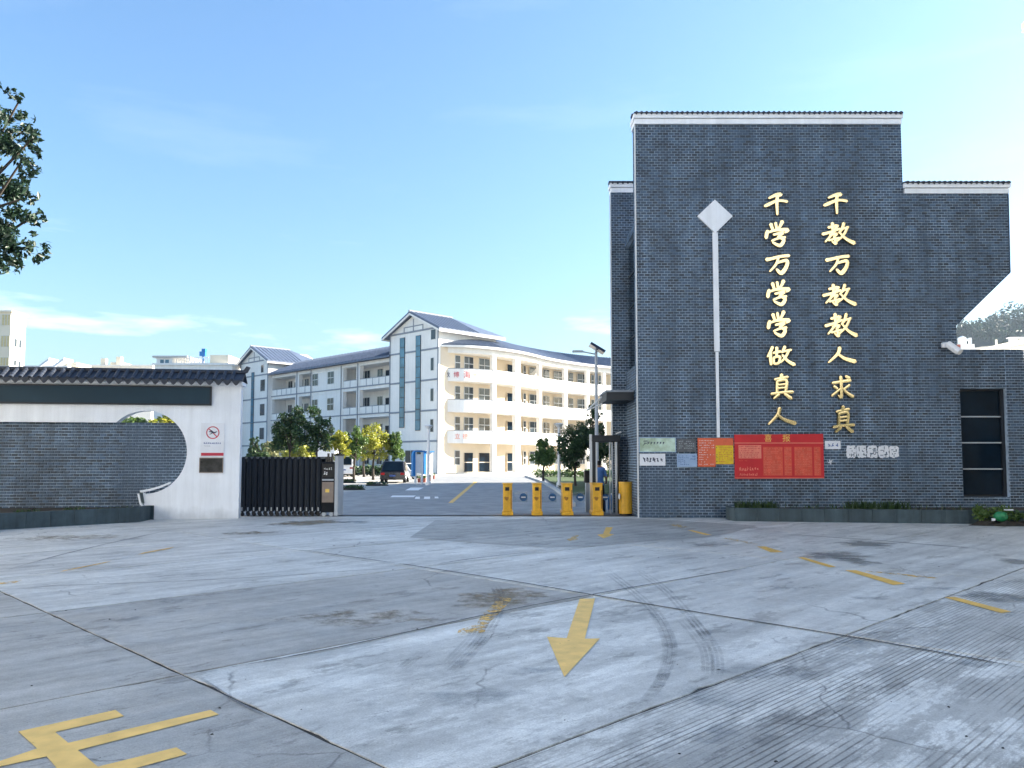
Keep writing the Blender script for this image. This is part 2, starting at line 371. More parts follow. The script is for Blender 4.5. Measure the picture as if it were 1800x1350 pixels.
mat('skin', (0.36, 0.20, 0.13), 0.6, var=0.06)
mat('hair', (0.010, 0.009, 0.008), 0.6)
mat('cream_block', (0.78, 0.70, 0.55), 0.85, var=0.07, vs=0.3)
mat('tank', (0.70, 0.74, 0.78), 0.4, var=0.1)
mat('red_brick_wall', (0.30, 0.10, 0.07), 0.8)
mat('hill_ground', (0.012, 0.024, 0.016), 0.95, var=0.3, vs=0.05)
mat('solar', (0.02, 0.03, 0.06), 0.15, var=0.1, spec=0.7)
mat('plastic_green', (0.02, 0.20, 0.08), 0.35, var=0.3, vs=12)
mat('yellow_grille', (0.60, 0.50, 0.26), 0.7)
leafmat('leaf_dark', (0.022, 0.055, 0.018), (0.055, 0.110, 0.026))
leafmat('leaf_backlit', (0.010, 0.030, 0.018), (0.026, 0.060, 0.028), 0.2)  # backlit shade of the left tree put into a darker leaf colour
leafmat('leaf_mid', (0.055, 0.115, 0.020), (0.120, 0.200, 0.035))
leafmat('leaf_sunlit', (0.22, 0.27, 0.022), (0.46, 0.43, 0.045), 0.45)  # sunlit yellow-green put into the leaf colour, beside a dark leaf for shaded trees
leafmat('leaf_pale', (0.16, 0.18, 0.08), (0.28, 0.28, 0.12), 0.4)
fademat('yellow_line', (0.80, 0.49, 0.10), 0.6, 0.95, 9, 0.34, 0.55)
fademat('yellow_fresh', (0.86, 0.56, 0.16), 0.6, 1.0, 11, 0.34, 0.50)
fademat('damp', (0.19, 0.195, 0.19), 0.4, 0.60, 2.6, 0.42, 1.05)
fademat('rubber', (0.10, 0.11, 0.125), 0.7, 0.5, 3.0, 0.25, 1.3)
fademat('oil', (0.25, 0.29, 0.32), 0.6, 0.46, 3.6, 0.40, 1.10)
fademat('joint_dirt', (0.05, 0.055, 0.06), 0.9, 0.8, 9.0, 0.30, 0.8)
fademat('dust_brown', (0.26, 0.20, 0.12), 0.8, 0.6, 4.0, 0.4, 0.8)

# ------------------------------------------------------------------ ground, forecourt slabs
def sheet(name, pts, z, matn, parent=None, kind=None, alpha=None):
    mb = MB(); mb.add([(p[0], p[1], z) for p in pts], [tuple(range(len(pts)))], None if alpha is None else [alpha] * len(pts))
    o = mb.build(name, matn, parent, alpha=alpha is not None)
    if kind: o['kind'] = kind
    return o
sheet('ground', [(-2500, -600), (2500, -600), (2500, 4000), (-2500, 4000)], -0.08, 'earth', kind='structure')

def clip(poly, a, b, c):                            # keep a*x+b*y<=c
    out = []
    for i in range(len(poly)):
        p, q = poly[i], poly[(i + 1) % len(poly)]
        dp, dq = a * p[0] + b * p[1] - c, a * q[0] + b * q[1] - c
        if dp <= 0: out.append(p)
        if dp * dq < 0:
            t = dp / (dp - dq); out.append((p[0] + (q[0] - p[0]) * t, p[1] + (q[1] - p[1]) * t))
    return out
GATE_Y = 24.2
court = sheet('forecourt', [(-26, -9), (19, -9), (19, GATE_Y), (-26, GATE_Y)], -0.009, 'joint', kind='structure')
PB = [-25.4, -18.1, -10.8, -3.45, 3.82, 11.1, 18.4, 25.7, 33.0, 40.3]
QB = [28, 23.3, 18.6, 14, 9.4, 4.75, 0.12, -4.62, -9.05, -14.2, -18.9, -23.5, -28.1, -32.7, -37.3, -42, -46.6]
TONES = {(4, 7): (1.18, 0.0, 0.0), (4, 6): (1.15, 1.0, 0.0), (5, 6): (1.1, 0.7, 0.0), (5, 5): (1.0, 0.9, 0.0), (4, 8): (0.72, 0.0, 0.75),
         (3, 7): (0.70, 0.10, 0.6), (3, 8): (0.70, 0.0, 0.55), (3, 9): (0.74, 0.0, 0.6), (5, 7): (1.02, 0.0, 0.05), (5, 8): (1.04, 0.0, 0.05), (4, 9): (0.98, 0.0, 0.1),
         (4, 10): (0.95, 0, .3), (5, 9): (1.0, 0, .05), (4, 5): (0.95, 1.0, 0.1), (3, 6): (0.80, 0.5, 0.3), (6, 6): (1.0, 0.3, 0.1), (6, 7): (1.0, 0, .1)}
g = 0.016
for k in range(len(PB) - 1):
    for j in range(len(QB) - 1):
        p0, p1, q1, q0 = PB[k] + g, PB[k + 1] - g, QB[j] - g, QB[j + 1] + g
        poly = [((p + q) / 2, (p - q) / 2) for p, q in ((p0, q0), (p1, q0), (p1, q1), (p0, q1))]
        for a, b, c in ((1, 0, 18.9), (-1, 0, 26), (0, 1, GATE_Y - 0.08), (0, -1, 9)):
            if poly: poly = clip(poly, a, b, c)
        if len(poly) < 3: continue
        rag = []
        for i_ in range(len(poly)):
            a_, b_ = Vector(poly[i_]), Vector(poly[(i_ + 1) % len(poly)]); m_ = max(1, int((b_ - a_).length / (.16 if (a_ + b_).length < 34 else .8)))
            nr_ = Vector((-(b_ - a_).y, (b_ - a_).x)).normalized()
            for t_ in range(m_):
                e_ = 0 if t_ == 0 else max(0, random.gauss(0, .006)) + (random.uniform(0, .03) if random.random() < .03 else 0)
                q_ = a_.lerp(b_, t_ / m_) + nr_ * e_ * (1 if nr_.dot(Vector((sum(p[0] for p in poly) / len(poly), sum(p[1] for p in poly) / len(poly))) - a_) > 0 else -1)
                rag.append((q_.x, q_.y))
        poly = rag
        cx = sum(p[0] for p in poly) / len(poly); cy = sum(p[1] for p in poly) / len(poly)
        dz = random.uniform(-0.0012, 0.0012)
        mb = MB(); mb.hexa([(p[0], p[1], -0.0085) for p in poly], [(p[0], p[1], dz) for p in poly])
        o = mb.build('concrete_slab', 'concrete', court)
        t = TONES.get((k, j), (random.uniform(0.95, 1.10), 0.0, random.uniform(0.0, 0.4)))
        o['tone'], o['groove'], o['warm'] = t; o['flake'] = {(4, 6): 1.0, (5, 6): .7, (5, 5): 1.0, (4, 7): .55, (4, 5): 1.0, (3, 6): .6}.get((k, j), .12)

def mark(name, pix, matn, z=0.004, alpha=0.8):
    return sheet(name, [G(x, y) for x, y in pix], z, matn, court, alpha=alpha)
def triangulated(o):
    bm = bmesh.new(); bm.from_mesh(o.data); bmesh.ops.triangulate(bm, faces=bm.faces); bm.to_mesh(o.data); bm.free()
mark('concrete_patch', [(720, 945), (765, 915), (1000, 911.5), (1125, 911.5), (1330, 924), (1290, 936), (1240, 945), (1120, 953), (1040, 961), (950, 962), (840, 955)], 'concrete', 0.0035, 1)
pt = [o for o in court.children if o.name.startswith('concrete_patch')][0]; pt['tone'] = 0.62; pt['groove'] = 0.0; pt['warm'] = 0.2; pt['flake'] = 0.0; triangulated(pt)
o = mark('painted_arrow', [(1019, 1053), (1046, 1052.5), (1028, 1123.5), (1054.5, 1123), (992, 1191), (961.5, 1120), (996, 1122.5)], 'yellow_fresh', 0.005, 0.76); triangulated(o)
o = mark('painted_character', [(32, 1287), (203, 1249), (218, 1260), (97, 1288), (120, 1307), (370, 1249), (385, 1257), (137, 1320), (172, 1349), (310, 1315), (329, 1327), (205, 1361), (250, 1410),
                               (150, 1410), (82, 1331), (0, 1349), (-60, 1363), (-60, 1353), (0, 1339), (65, 1317)], 'yellow_fresh', 0.005, 0.76); triangulated(o)
o = mark('painted_arrow', [(1065, 927), (1077.5, 927), (1071, 938.5), (1079.5, 940), (1061, 947), (1049, 940.5), (1060, 939)], 'yellow_line', 0.0075, 0.75); triangulated(o)
o = mark('faded_arrow', [(1008, 941.5), (1019, 941.5), (1012, 946.5), (1018, 948), (1002, 952), (994, 948), (1003, 946.5)], 'yellow_line', 0.0075, 0.45); triangulated(o)
o = mark('faded_arrow', [(878, 1050), (902, 1052), (872, 1084), (858, 1098), (852, 1112), (803, 1117), (806, 1108), (838, 1098), (846, 1082), (862, 1068)], 'yellow_line', 0.005, 0.41); triangulated(o)
for q, al in (([(1403, 981), (1412, 980), (1470, 997), (1458, 998)], .85), ([(1485, 1003), (1505, 1003), (1592, 1027), (1570, 1029)], .8), ([(1518, 1004.5), (1535, 1004.5), (1648, 1016), (1640, 1018.5)], .42),
              ([(1660, 1051), (1678, 1050), (1778, 1076), (1760, 1078.5)], .9), ([(1330, 961), (1345, 961), (1378, 971), (1355, 971.5)], .6), ([(1208, 932.5), (1217, 932.3), (1252, 941), (1240, 941)], .8),
              ([(1268, 946), (1284, 946), (1335, 957), (1318, 957)], .36), ([(1172, 922), (1190, 922), (1212, 927), (1196, 928)], .4),
              ([(105, 1006), (112, 1003.5), (196, 986.5), (185, 990)], .6), ([(242, 975.5), (252, 972), (308, 961.5), (298, 965)], .6), ([(-10, 1029), (0, 1025.5), (38, 1020.5), (28, 1025)], .5)):
    mark('painted_dash', q, 'yellow_line', 0.0075, al)
def blob(name, cx, cy, rx, ry, matn, z, al=1.0, rot=0.0, n=26):
    """soft stain traced on the ground in metres round a pixel"""
    c = G(cx, cy); e = G(cx + rx, cy); f = G(cx, cy - ry)
    ax, ay = (e - c).length, (f - c).length
    mb = MB(); vs = [(c.x, c.y, z)]; als = [al]
    for ring, av in ((0.45, al * 0.95), (0.8, al * 0.6), (1.0, 0.0)):
        for i in range(n):
            t = 2 * math.pi * i / n; w = ring * (1 + 0.18 * math.sin(2 * t + cx) + 0.13 * math.sin(5 * t + cy))
            x, y = ax * w * math.cos(t), ay * w * math.sin(t)
            vs.append((c.x + x * math.cos(rot) - y * math.sin(rot), c.y + x * math.sin(rot) + y * math.cos(rot), z)); als.append(av)
    fs = [(0, 1 + i, 1 + (i + 1) % n) for i in range(n)]
    for r_ in range(2):
        fs += [(1 + r_ * n + i, 1 + (r_ + 1) * n + i, 1 + (r_ + 1) * n + (i + 1) % n, 1 + r_ * n + (i + 1) % n) for i in range(n)]
    return mb.add(vs, fs, als).build(name, matn, court, alpha=True)
zz = 0.0022
for args in ((1470, 977, 78, 8, 'damp', 1), (1520, 956, 66, 5, 'damp', 1), (1500, 985, 45, 8, 'damp', .9), (1755, 1050, 80, 12, 'damp', .85), (1790, 987, 45, 5, 'damp', 1), (1270, 927, 80, 4, 'damp', .9), (1245, 957, 45, 6, 'damp', .7),
             (540, 919, 70, 5, 'dust_brown', .9), (440, 937, 60, 4, 'dust_brown', .7), (800, 943, 60, 5, 'damp', .6), (620, 918, 50, 2.2, 'damp', .8), (1110, 922, 120, 4, 'damp', .8),
             (930, 1180, 70, 9, 'oil', .75), (830, 1225, 110, 20, 'oil', .75), (990, 1228, 60, 10, 'oil', .6), (690, 1260, 60, 18, 'oil', .6), (640, 1235, 45, 14, 'oil', .5), (1330, 1180, 130, 18, 'oil', .7), (1240, 1225, 60, 24, 'oil', .75), (1500, 1130, 60, 10, 'oil', .6), (1700, 1165, 80, 9, 'oil', .7),
             (1250, 1290, 60, 20, 'oil', .6), (1640, 1035, 90, 5, 'oil', .6), (1530, 1052, 45, 4, 'oil', .7), (880, 1050, 90, 20, 'dust_brown', .75), (1060, 1035, 140, 8, 'oil', .5), (640, 1085, 200, 16, 'dust_brown', .55), (300, 1060, 160, 10, 'damp', .45), (150, 1130, 140, 16, 'damp', .4),
             (1105, 1090, 60, 7, 'oil', .55), (720, 1170, 80, 10, 'oil', .45), (120, 945, 120, 6, 'dust_brown', .6)):
    zz += 0.00002
    blob('ground_stain', *args[:5], zz, args[5])
def strip(name, pix, wid, matn, z, al):
    """narrow mark along a traced line; wid in metres"""
    pts = [G(x, y) for x, y in pix]; sm = []
    for i in range(len(pts) - 1):
        a = pts[max(i - 1, 0)]; b = pts[i]; c = pts[i + 1]; d = pts[min(i + 2, len(pts) - 1)]
        for t in (0, .2, .4, .6, .8): sm.append(0.5 * ((2 * b) + (c - a) * t + (2 * a - 5 * b + 4 * c - d) * t * t + (3 * b - a - 3 * c + d) * t ** 3))
    sm.append(pts[-1]); n = len(sm); mb = MB(); vs = []; als = []
    for i, p in enumerate(sm):
        d = (sm[min(i + 1, n - 1)] - sm[max(i - 1, 0)]).normalized(); nrm = Vector((-d.y, d.x, 0))
        e = al * min(1.0, i / 4, (n - 1 - i) / 4)
        for o_, w_ in ((-.5, 0.0), (-.22, 1), (.22, 1), (.5, 0.0)):
            q = p + nrm * (o_ * wid); vs.append((q.x, q.y, z)); als.append(e * w_)
    fs = [(4 * i + j, 4 * i + j + 1, 4 * i + j + 5, 4 * i + j + 4) for i in range(n - 1) for j in range(3)]
    return mb.add(vs, fs, als).build(name, matn, court, alpha=True)
z = 0.0046
for line in ([(1145, 1072), (1165, 1105), (1175, 1140), (1168, 1180), (1150, 1225)], [(1180, 1072), (1212, 1105), (1238, 1140), (1244, 1175), (1238, 1215)], [(1196, 1072), (1230, 1105), (1256, 1140), (1262, 1175), (1254, 1210)],
             [(1040, 985), (1100, 1030), (1150, 1075), (1176, 1120), (1178, 1160), (1150, 1215), (1110, 1250)], [(1100, 990), (1160, 1030), (1200, 1070), (1240, 1120), (1250, 1165)], [(860, 1020), (878, 1045), (872, 1085), (840, 1130), (790, 1175)],
             [(850, 1085), (830, 1120), (795, 1158), (765, 1185)], [(872, 1090), (850, 1125), (812, 1165), (780, 1195)], [(760, 1135), (720, 1165), (690, 1190)]):
    for dx in (-6, 0, 6):
        z += 0.0001; strip('tyre_mark', [(x + dx * 1.3, y) for x, y in line], 0.05, 'rubber', z, 0.52)
for line, w in (([(740, 997), (600, 1005), (510, 1012), (320, 1022), (110, 1030), (20, 1036)], .05), ([(0, 1006), (110, 975), (230, 947), (330, 926)], .07), ([(1355, 938), (1450, 944), (1560, 952), (1740, 967)], .16), ([(1620, 957), (1740, 966)], .2), ([(345, 1187), (380, 1212), (430, 1242), (480, 1268)], .05)):
    z += 0.0002; strip('ground_crack', line, w, 'rubber', z, 1.25)
for line, w in (([(700, 990.5), (740, 997), (900, 1022), (1040, 1046), (1200, 1073), (1480, 1118), (1640, 1146), (1860, 1187)], .055), ([(345, 1185), (600, 1138), (870, 1078), (1040, 1046), (1200, 1018), (1370, 990)], .04), ([(740, 997), (850, 980), (1040, 960)], .05), ([(500, 963.5), (600, 977), (740, 997)], .05)):
    z += 0.0002; strip('joint_dirt', line, w, 'joint_dirt', z, 1.0)
# loose grit
mb = MB()
for i in range(150):
    px, py = random.uniform(-60, 1860), 930 + 430 * random.random() ** 1.5
    c = G(px, py); r_ = random.choice((0.003, 0.004, 0.006, 0.010)); rt = random.random() * 6
    d1 = Vector((math.cos(rt), math.sin(rt), 0)) * r_ * random.uniform(1, 2.2); d2 = Vector((-math.sin(rt), math.cos(rt), 0)) * r_
    mb.hexa([c + d1 + Vector((0, 0, .002)), c + d2 + Vector((0, 0, .002)), c - d1 + Vector((0, 0, .002)), c - d2 + Vector((0, 0, .002))], [c + d1 * .5 + Vector((0, 0, r_ * .7)), c + d2 * .5 + Vector((0, 0, r_ * .8)), c - d1 * .5 + Vector((0, 0, r_ * .7)), c - d2 * .5 + Vector((0, 0, r_ * .6))])
o = mb.build('grit', 'joint', court); o['kind'] = 'stuff'

# street in front of the place, behind the camera
sheet('street', [(-200, -40), (200, -40), (200, -9), (-200, -9)], -0.02, 'asphalt', kind='structure')
# ------------------------------------------------------------------ inside the gate: road, paved car park, lawn
road = sheet('school_road', [G(596, 905.5), G(1118, 905.5), G(1075, 868), G(1010, 880) if False else G(1000, 872), G(940, 842), G(915, 836.5), G(790, 836.5), G(765, 838), G(640, 862), G(420, 880), (-14, 24.4)], -0.004, 'asphalt', kind='structure')
triangulated(road)
sheet('car_park', [(-75, 24.21), (60, 24.21), (60, 135), (-75, 135)], -0.03, 'paving', kind='structure')
mbt = MB(); mbt.box(-26, 3.6, GATE_Y - 0.06, GATE_Y + 0.02, -0.05, 0.004)
o = mbt.build('gate_track', 'frame_dark', court)
for q, al in (([(788, 884), (796, 884), (839, 847), (833, 847)], .8),):
    o = sheet('painted_centre_line', [G(x, y) for x, y in q], 0.002, 'yellow_line', road, alpha=al)
for q in ([(712, 862), (735, 862), (745, 857), (722, 857)], [(686, 874), (727, 874), (731, 871), (690, 871)], [(729, 877), (738, 877), (738, 873), (731, 873)], [(745, 877), (756, 877), (756, 873), (746, 873)], [(764, 876), (771, 876), (770, 873), (764, 873)]):
    sheet('white_patch', [G(x, y) for x, y in q], 0.002, 'white_paint', road)  # flat white patches laid on the school road
lawn = sheet('lawn', [G(952, 838), G(1075, 838), G(1110, 868), G(1006, 872)], 0.06, 'grass', kind='structure')
mb = MB(); kp = [G(926, 837.5), G(952, 846), G(980, 861), G(1003, 878), G(1012, 890)]
for a, b in zip(kp[:-1], kp[1:]):
    d = (b - a).normalized(); n_ = Vector((-d.y, d.x, 0)) * 0.22
    mb.hexa([a + Vector((0, 0, -.05)), b + Vector((0, 0, -.05)), b - n_ + Vector((0, 0, -.05)), a - n_ + Vector((0, 0, -.05))], [a + Vector((0, 0, .12)), b + Vector((0, 0, .12)), b - n_ + Vector((0, 0, .12)), a - n_ + Vector((0, 0, .12))])
o = mb.build('kerb', 'kerb', lawn)

# ------------------------------------------------------------------ brickwork
def in_poly(p, poly):
    s_ = None
    for i in range(len(poly)):
        a, b = poly[i], poly[(i + 1) % len(poly)]
        c = (b[0] - a[0]) * (p[1] - a[1]) - (b[1] - a[1]) * (p[0] - a[0])
        if abs(c) < 1e-9: continue
        if s_ is None: s_ = c > 0
        elif (c > 0) != s_: return False
    return True
def clip_convex(rect, poly):
    area = sum(poly[i][0] * poly[(i + 1) % len(poly)][1] - poly[(i + 1) % len(poly)][0] * poly[i][1] for i in range(len(poly)))
    pl = poly if area > 0 else poly[::-1]; out = rect
    for i in range(len(pl)):
        a, b = pl[i], pl[(i + 1) % len(pl)]; nx, ny = (b[1] - a[1]), -(b[0] - a[0])
        out = clip(out, nx, ny, nx * a[0] + ny * a[1])
        if len(out) < 3: return []
    return out
BU, BZ, GAP = 0.172, 0.0815, 0.021
def brickwork(parent, fr, regions, depth=0.02, singles=0, v=0.0, hide=None):
    """bricks proud of the mortar bed; the largest in view are objects of their own, the rest one joined part"""
    us = [p[0] for r in regions for p in r]; zs = [p[1] for r in regions for p in r]
    mb = MB(); full = []
    z = min(zs); row = 0
    while z < max(zs) - 0.01:
        u = math.floor(min(us) / BU) * BU - (BU / 2 if row % 2 else 0)
        while u < max(us):
            a0, a1, b0, b1 = u + GAP / 2, u + BU - GAP / 2, z + GAP / 2, z + BZ - GAP / 2
            a0 += random.uniform(-.003, .003); b0 += random.uniform(-.002, .002)
            cs = [(a0, b0), (a1, b0), (a1, b1), (a0, b1)]
            u += BU
            if hide and all(hide(*c) for c in cs): continue
            if all(any(in_poly(c, r) for r in regions) for c in cs):
                full.append((a0, a1, b0, b1)); continue
            for r in regions:
                pc = clip_convex(cs, r)
                if len(pc) >= 3:
                    n = len(pc)
                    mb.add([fr.P(p[0], v, p[1]) for p in pc] + [fr.P(p[0], v - depth, p[1]) for p in pc], [tuple(range(n))] + [(i, (i + 1) % n, n + (i + 1) % n, n + i) for i in range(n)])
        z += BZ; row += 1
    if singles:
        eye = Vector((0, 0, EYE))
        full.sort(key=lambda q: (fr.P((q[0] + q[1]) / 2, v, (q[2] + q[3]) / 2) - eye).length)
        L_, H_ = BU - GAP, BZ - GAP
        sm = MB(); sm.add([fr.d * 0 + fr.n * 0, fr.d * L_, fr.d * L_ + Vector((0, 0, H_)), Vector((0, 0, H_))] + [fr.n * -depth, fr.d * L_ - fr.n * depth, fr.d * L_ - fr.n * depth + Vector((0, 0, H_)), -fr.n * depth + Vector((0, 0, H_))],
                            [(0, 1, 2, 3), (0, 1, 5, 4), (1, 2, 6, 5), (2, 3, 7, 6), (3, 0, 4, 7)])
        first = None; off = OFF[parent.name]
        for q in full[:singles]:
            loc = fr.P(q[0], v + random.uniform(0, .004), q[2]) - off
            if first is None:
                first = sm.build('brick', 'brick', None); first.parent = parent; first.location = loc
            else: link_copy(first, loc, parent)
        full = full[singles:]
    for a0, a1, b0, b1 in full:
        vv = v + random.uniform(0, .004)
        mb.add([fr.P(a0, vv, b0), fr.P(a1, vv, b0), fr.P(a1, vv, b1), fr.P(a0, vv, b1), fr.P(a0, v - depth, b0), fr.P(a1, v - depth, b0), fr.P(a1, v - depth, b1), fr.P(a0, v - depth, b1)],
               [(0, 1, 2, 3), (0, 1, 5, 4), (1, 2, 6, 5), (2, 3, 7, 6), (3, 0, 4, 7)])
    o = mb.build('brick_courses', 'brick', parent); o['kind'] = 'stuff'
    return o
def rect(u0, u1, z0, z1): return [(u0, z0), (u1, z0), (u1, z1), (u0, z1)]

# ------------------------------------------------------------------ gatehouse
YF = 23.5
gh = thing('gatehouse', (7.6, YF + 3, 0), 'tall dark brick gatehouse with gold calligraphy and a stepped, cut-away right side', 'building')
FF = Frame((0, YF), (1, 0), (0, -1))                # front: u is world x
XL, XR, ZT = 3.70, 11.76, 11.82                     # main block
WX, WT, WB = 14.92, 9.68, 7.3                       # raised wing
LX, LT = 15.15, 4.97                                # low wall
JX = 13.22
core_d = 0.016
MBc = MB()
# mortar core, front profile extruded back; opening for the window cut by assembling around it
u0w, z0w = FF.hit(1697, 875); u1w, z1w = FF.hit(1768, 683)
u0w = FF.hit(1691, 780)[0]
wz0, wz1 = FF.hit(1730, 874)[1], FF.hit(1730, 683)[1]
main_r = [rect(XL, XR, 0, ZT), rect(XR, JX, 0, WT), [(JX, 5.72), (14.88, WB), (WX, WT), (JX, WT)]]
low_r = [rect(JX, u0w, 0, LT), rect(u0w, u1w, 0, wz0), rect(u0w, u1w, wz1, LT), rect(u1w, LX, 0, LT)]
FF.poly(MBc, [(XR, 0), (JX, 0), (JX, 5.72), (14.88, WB), (WX, WT), (XR, WT)], -core_d, -3.2)
for (a, b), (c, d), (e, f), (h_, i_) in low_r: FF.poly(MBc, [(a, b), (c, d), (e, f), (h_, i_)], -core_d, -3.2)
MBc.build('wall_core', 'mortar', gh)
# main block with its glazed opening in the left flank
s0 = Frame((XL, YF), (0, 1), (-1, 0))               # flank: u runs back from the front
oz0, oz1 = W(1119, 640, YF)[2], W(1119, 402, YF)[2]
mb = MB()
mb.box(XL + core_d, XR, YF + core_d, YF + 0.35, 0, ZT)
mb.box(XL + core_d, XR, YF + 0.35, YF + 2.2, 0, oz0)
mb.box(XL + core_d, XR, YF + 0.35, YF + 2.2, oz1, oz1 + .25)
mb.box(XL + core_d, XR, YF + 2.66, YF + 5.9, 0, 9.9)
mb.box(XL + .7, XR - .02, YF + 2.7, YF + 5.85, 9.9, 11.75)  # unseen upper box added to keep sun off the boundary wall
mb.box(XL + 0.5, XR, YF + 0.35, YF + 2.2, oz0, oz1)
mb.build('block_core', 'mortar', gh)
gl = MB(); gl.box(XL + 0.12, XL + 0.15, YF + 0.352, YF + 2.198, oz0 + .002, oz1 - .002); gl.build('flank_glazing', 'glass_dark', gh)
mu = MB()
for k in range(1, 4): MB().box(XL + 0.10, XL + 0.119, YF + 0.352, YF + 2.198, oz0 + (oz1 - oz0) * k / 4 - .02, oz0 + (oz1 - oz0) * k / 4 + .02).build('flank_mullion', 'frame_dark', gh)
brickwork(gh, FF, main_r + low_r, singles=300)
brickwork(gh, s0, [rect(0.03, .35, 0, ZT), rect(.35, 2.2, 0, oz0), rect(.35, 2.2, oz1, oz1 + .25)])
# rear blade wall standing out to the left behind the flank
YB = 25.8; XB = W(1075.5, 600, YB)[0]; ZB = W(1095, 317, YB)[2] - .42
FB = Frame((0, YB), (1, 0), (0, -1))
mb = MB(); mb.box(XB, XL + 0.5, YB + core_d, YB + 0.35, 0, ZB); mb.build('blade_wall', 'mortar', gh)
brickwork(gh, FB, [rect(XB, XL + .5, 0, ZB)])
mb = MB(); mb.box(XB - .01, XB + .012, YB - .012, YB + .2, 0, ZB); mb.build('corner_trim', 'grey_paint', gh)
mb = MB(); mb.box(XL - .012, XL + .03, YF - .02, YF + .035, 0, ZT); mb.build('corner_trim', 'frame_light', gh)
# pier right of the window
mb = MB(); FF.bx(mb, u1w + .004, LX + .03, -.016 + 0.035, -.5, 0, LT - .02); mb.build('pier_core', 'mortar', gh)
brickwork(gh, Frame((0, YF), (1, 0), (0, -1)), [rect(u1w + .004, LX + .03, 0, LT - .02)], v=0.035)
def edge_trim(p, q, w=.035):
    d = Vector((q[0] - p[0], q[1] - p[1])).normalized(); n_ = Vector((-d.y, d.x)) * w
    FF.poly(MB(), [(p[0], p[1]), (q[0], q[1]), (q[0] + n_.x, q[1] + n_.y), (p[0] + n_.x, p[1] + n_.y)], .006, -3.21).build('edge_brick', 'brick', gh)
edge_trim((JX + .02, 5.70), (14.905, WB - .015)); edge_trim((14.905, WB), (WX + .02, WT - .01))
# copings: white fascia in two steps under dark tiles with a scalloped drip edge
def coping(u0, u1, zt, fr, depth):
    mb = MB(); fr.bx(mb, u0, u1, 0.05, -depth, zt, zt + .15); fr.bx(mb, u0 - .03, u1 + .03, 0.10, -depth - .03, zt + .17, zt + .30); mb.build('fascia', 'white_plaster', gh)
    mb = MB(); fr.bx(mb, u0 + .01, u1 - .01, 0.04, -depth + .02, zt + .15, zt + .17); mb.build('fascia_groove', 'school_trim', gh)
    mb = MB(); n = int((u1 - u0) / 0.15)
    w = (u1 - u0 + .06) / n
    fr.poly(mb, [(u0 - .05, zt + .36), (u1 + .05, zt + .36), (u1 + .05, zt + .42), (u0 - .05, zt + .42)], -depth * .5 + .12, -depth * .5 - .12)
    for i in range(n):
        a = u0 - .03 + i * w
        mb.tube(fr.P(a + w / 2, .15, zt + .31), fr.P(a + w / 2, -depth / 2, zt + .40), .045, n=6)
        fr.poly(mb, [(a + .01, zt + .33), (a + w * .5, zt + .255 - random.random() * .015), (a + w - .01, zt + .33)], .125, .145)
    fr.bx(mb, u0 - .03, u1 + .03, .12, -depth - .03, zt + .30, zt + .325)
    o = mb.build('coping_tiles', 'tile_dark', gh); o['kind'] = 'stuff'
coping(XL, XR, ZT, FF, 0.6); coping(XR + .04, WX, WT, FF, 0.6); coping(XB, XL + .5, ZB, FB, 0.35)
# tall window
wn_ = FF.part('window_frame', 'frame_dark', gh, u0w + .004, u1w - .004, -.22, -.26, wz0 + .004, wz1 - .004)
m2 = MB()
for a, b, c, d in ((u0w, u0w + .05, wz0, wz1), (u1w - .10, u1w, wz0, wz1), (u0w + .05, u1w - .10, wz0, wz0 + .05), (u0w + .05, u1w - .10, wz1 - .05, wz1)): FF.bx(m2, a + .004, b - .004, -.12, -.219, c + .004, d - .004)
m2.build('surround', 'frame_dark', wn_)
for k in range(4):
    zb = wz0 + .05 + (wz1 - wz0 - .1) * k / 4; zt_ = wz0 + .05 + (wz1 - wz0 - .1) * (k + 1) / 4
    FF.part('pane', 'glass_dark', wn_, u0w + .06, u1w - .11, -.19, -.21, zb + .02, zt_ - .02)
    if k: FF.part('transom', 'grey_paint', wn_, u0w + .055, u1w - .105, -.14, -.218, zb - .018, zb + .018)
# canopy over the side door
ca = W(1062, 692, 24.6); cb = W(1062, 706, 24.6)
cp = MB().box(ca.x, XL - .015, 24.0, 25.75, cb.z, ca.z).build('canopy', 'frame_dark', gh)
MB().box(ca.x - .02, XL - .016, 23.98, 25.77, ca.z + .002, ca.z + .06).build('canopy_edge', 'school_trim', cp)
mb = MB(); mb.tube((ca.x - .5, 25.2, cb.z - .25), (ca.x, 25.2, ca.z - .05), .025); mb.tube((ca.x - .5, 25.2, cb.z - .25), (ca.x, 25.2, cb.z - .02), .02); mb.build('canopy_bracket', 'frame_light', cp)
# ------------------------------------------------------------------ white diamond-and-pole ornament
dc = W(1256, 381, YF)
orn = thing('wall_ornament', (dc.x, YF, 0), 'white diamond plaque on a long white pole on the brick gatehouse', 'ornament')
FF.poly(MB(), [(W(1225, 381, YF).x, dc.z), (dc.x, W(1256, 411, YF).z), (W(1287, 381, YF).x, dc.z), (dc.x, W(1256, 352, YF).z)], .012, .07).build('diamond', 'white_plaster', orn)
z_a, z_b, z_c = W(1256, 409, YF).z, W(1256, 618, YF).z, W(1259, 769, YF).z
FF.part('pole', 'white_plaster', orn, dc.x - .08, dc.x + .08, .012, .05, z_b, z_a)
FF.part('pole', 'white_plaster', orn, dc.x - .045, dc.x + .045, .012, .04, z_c, z_b - .012)

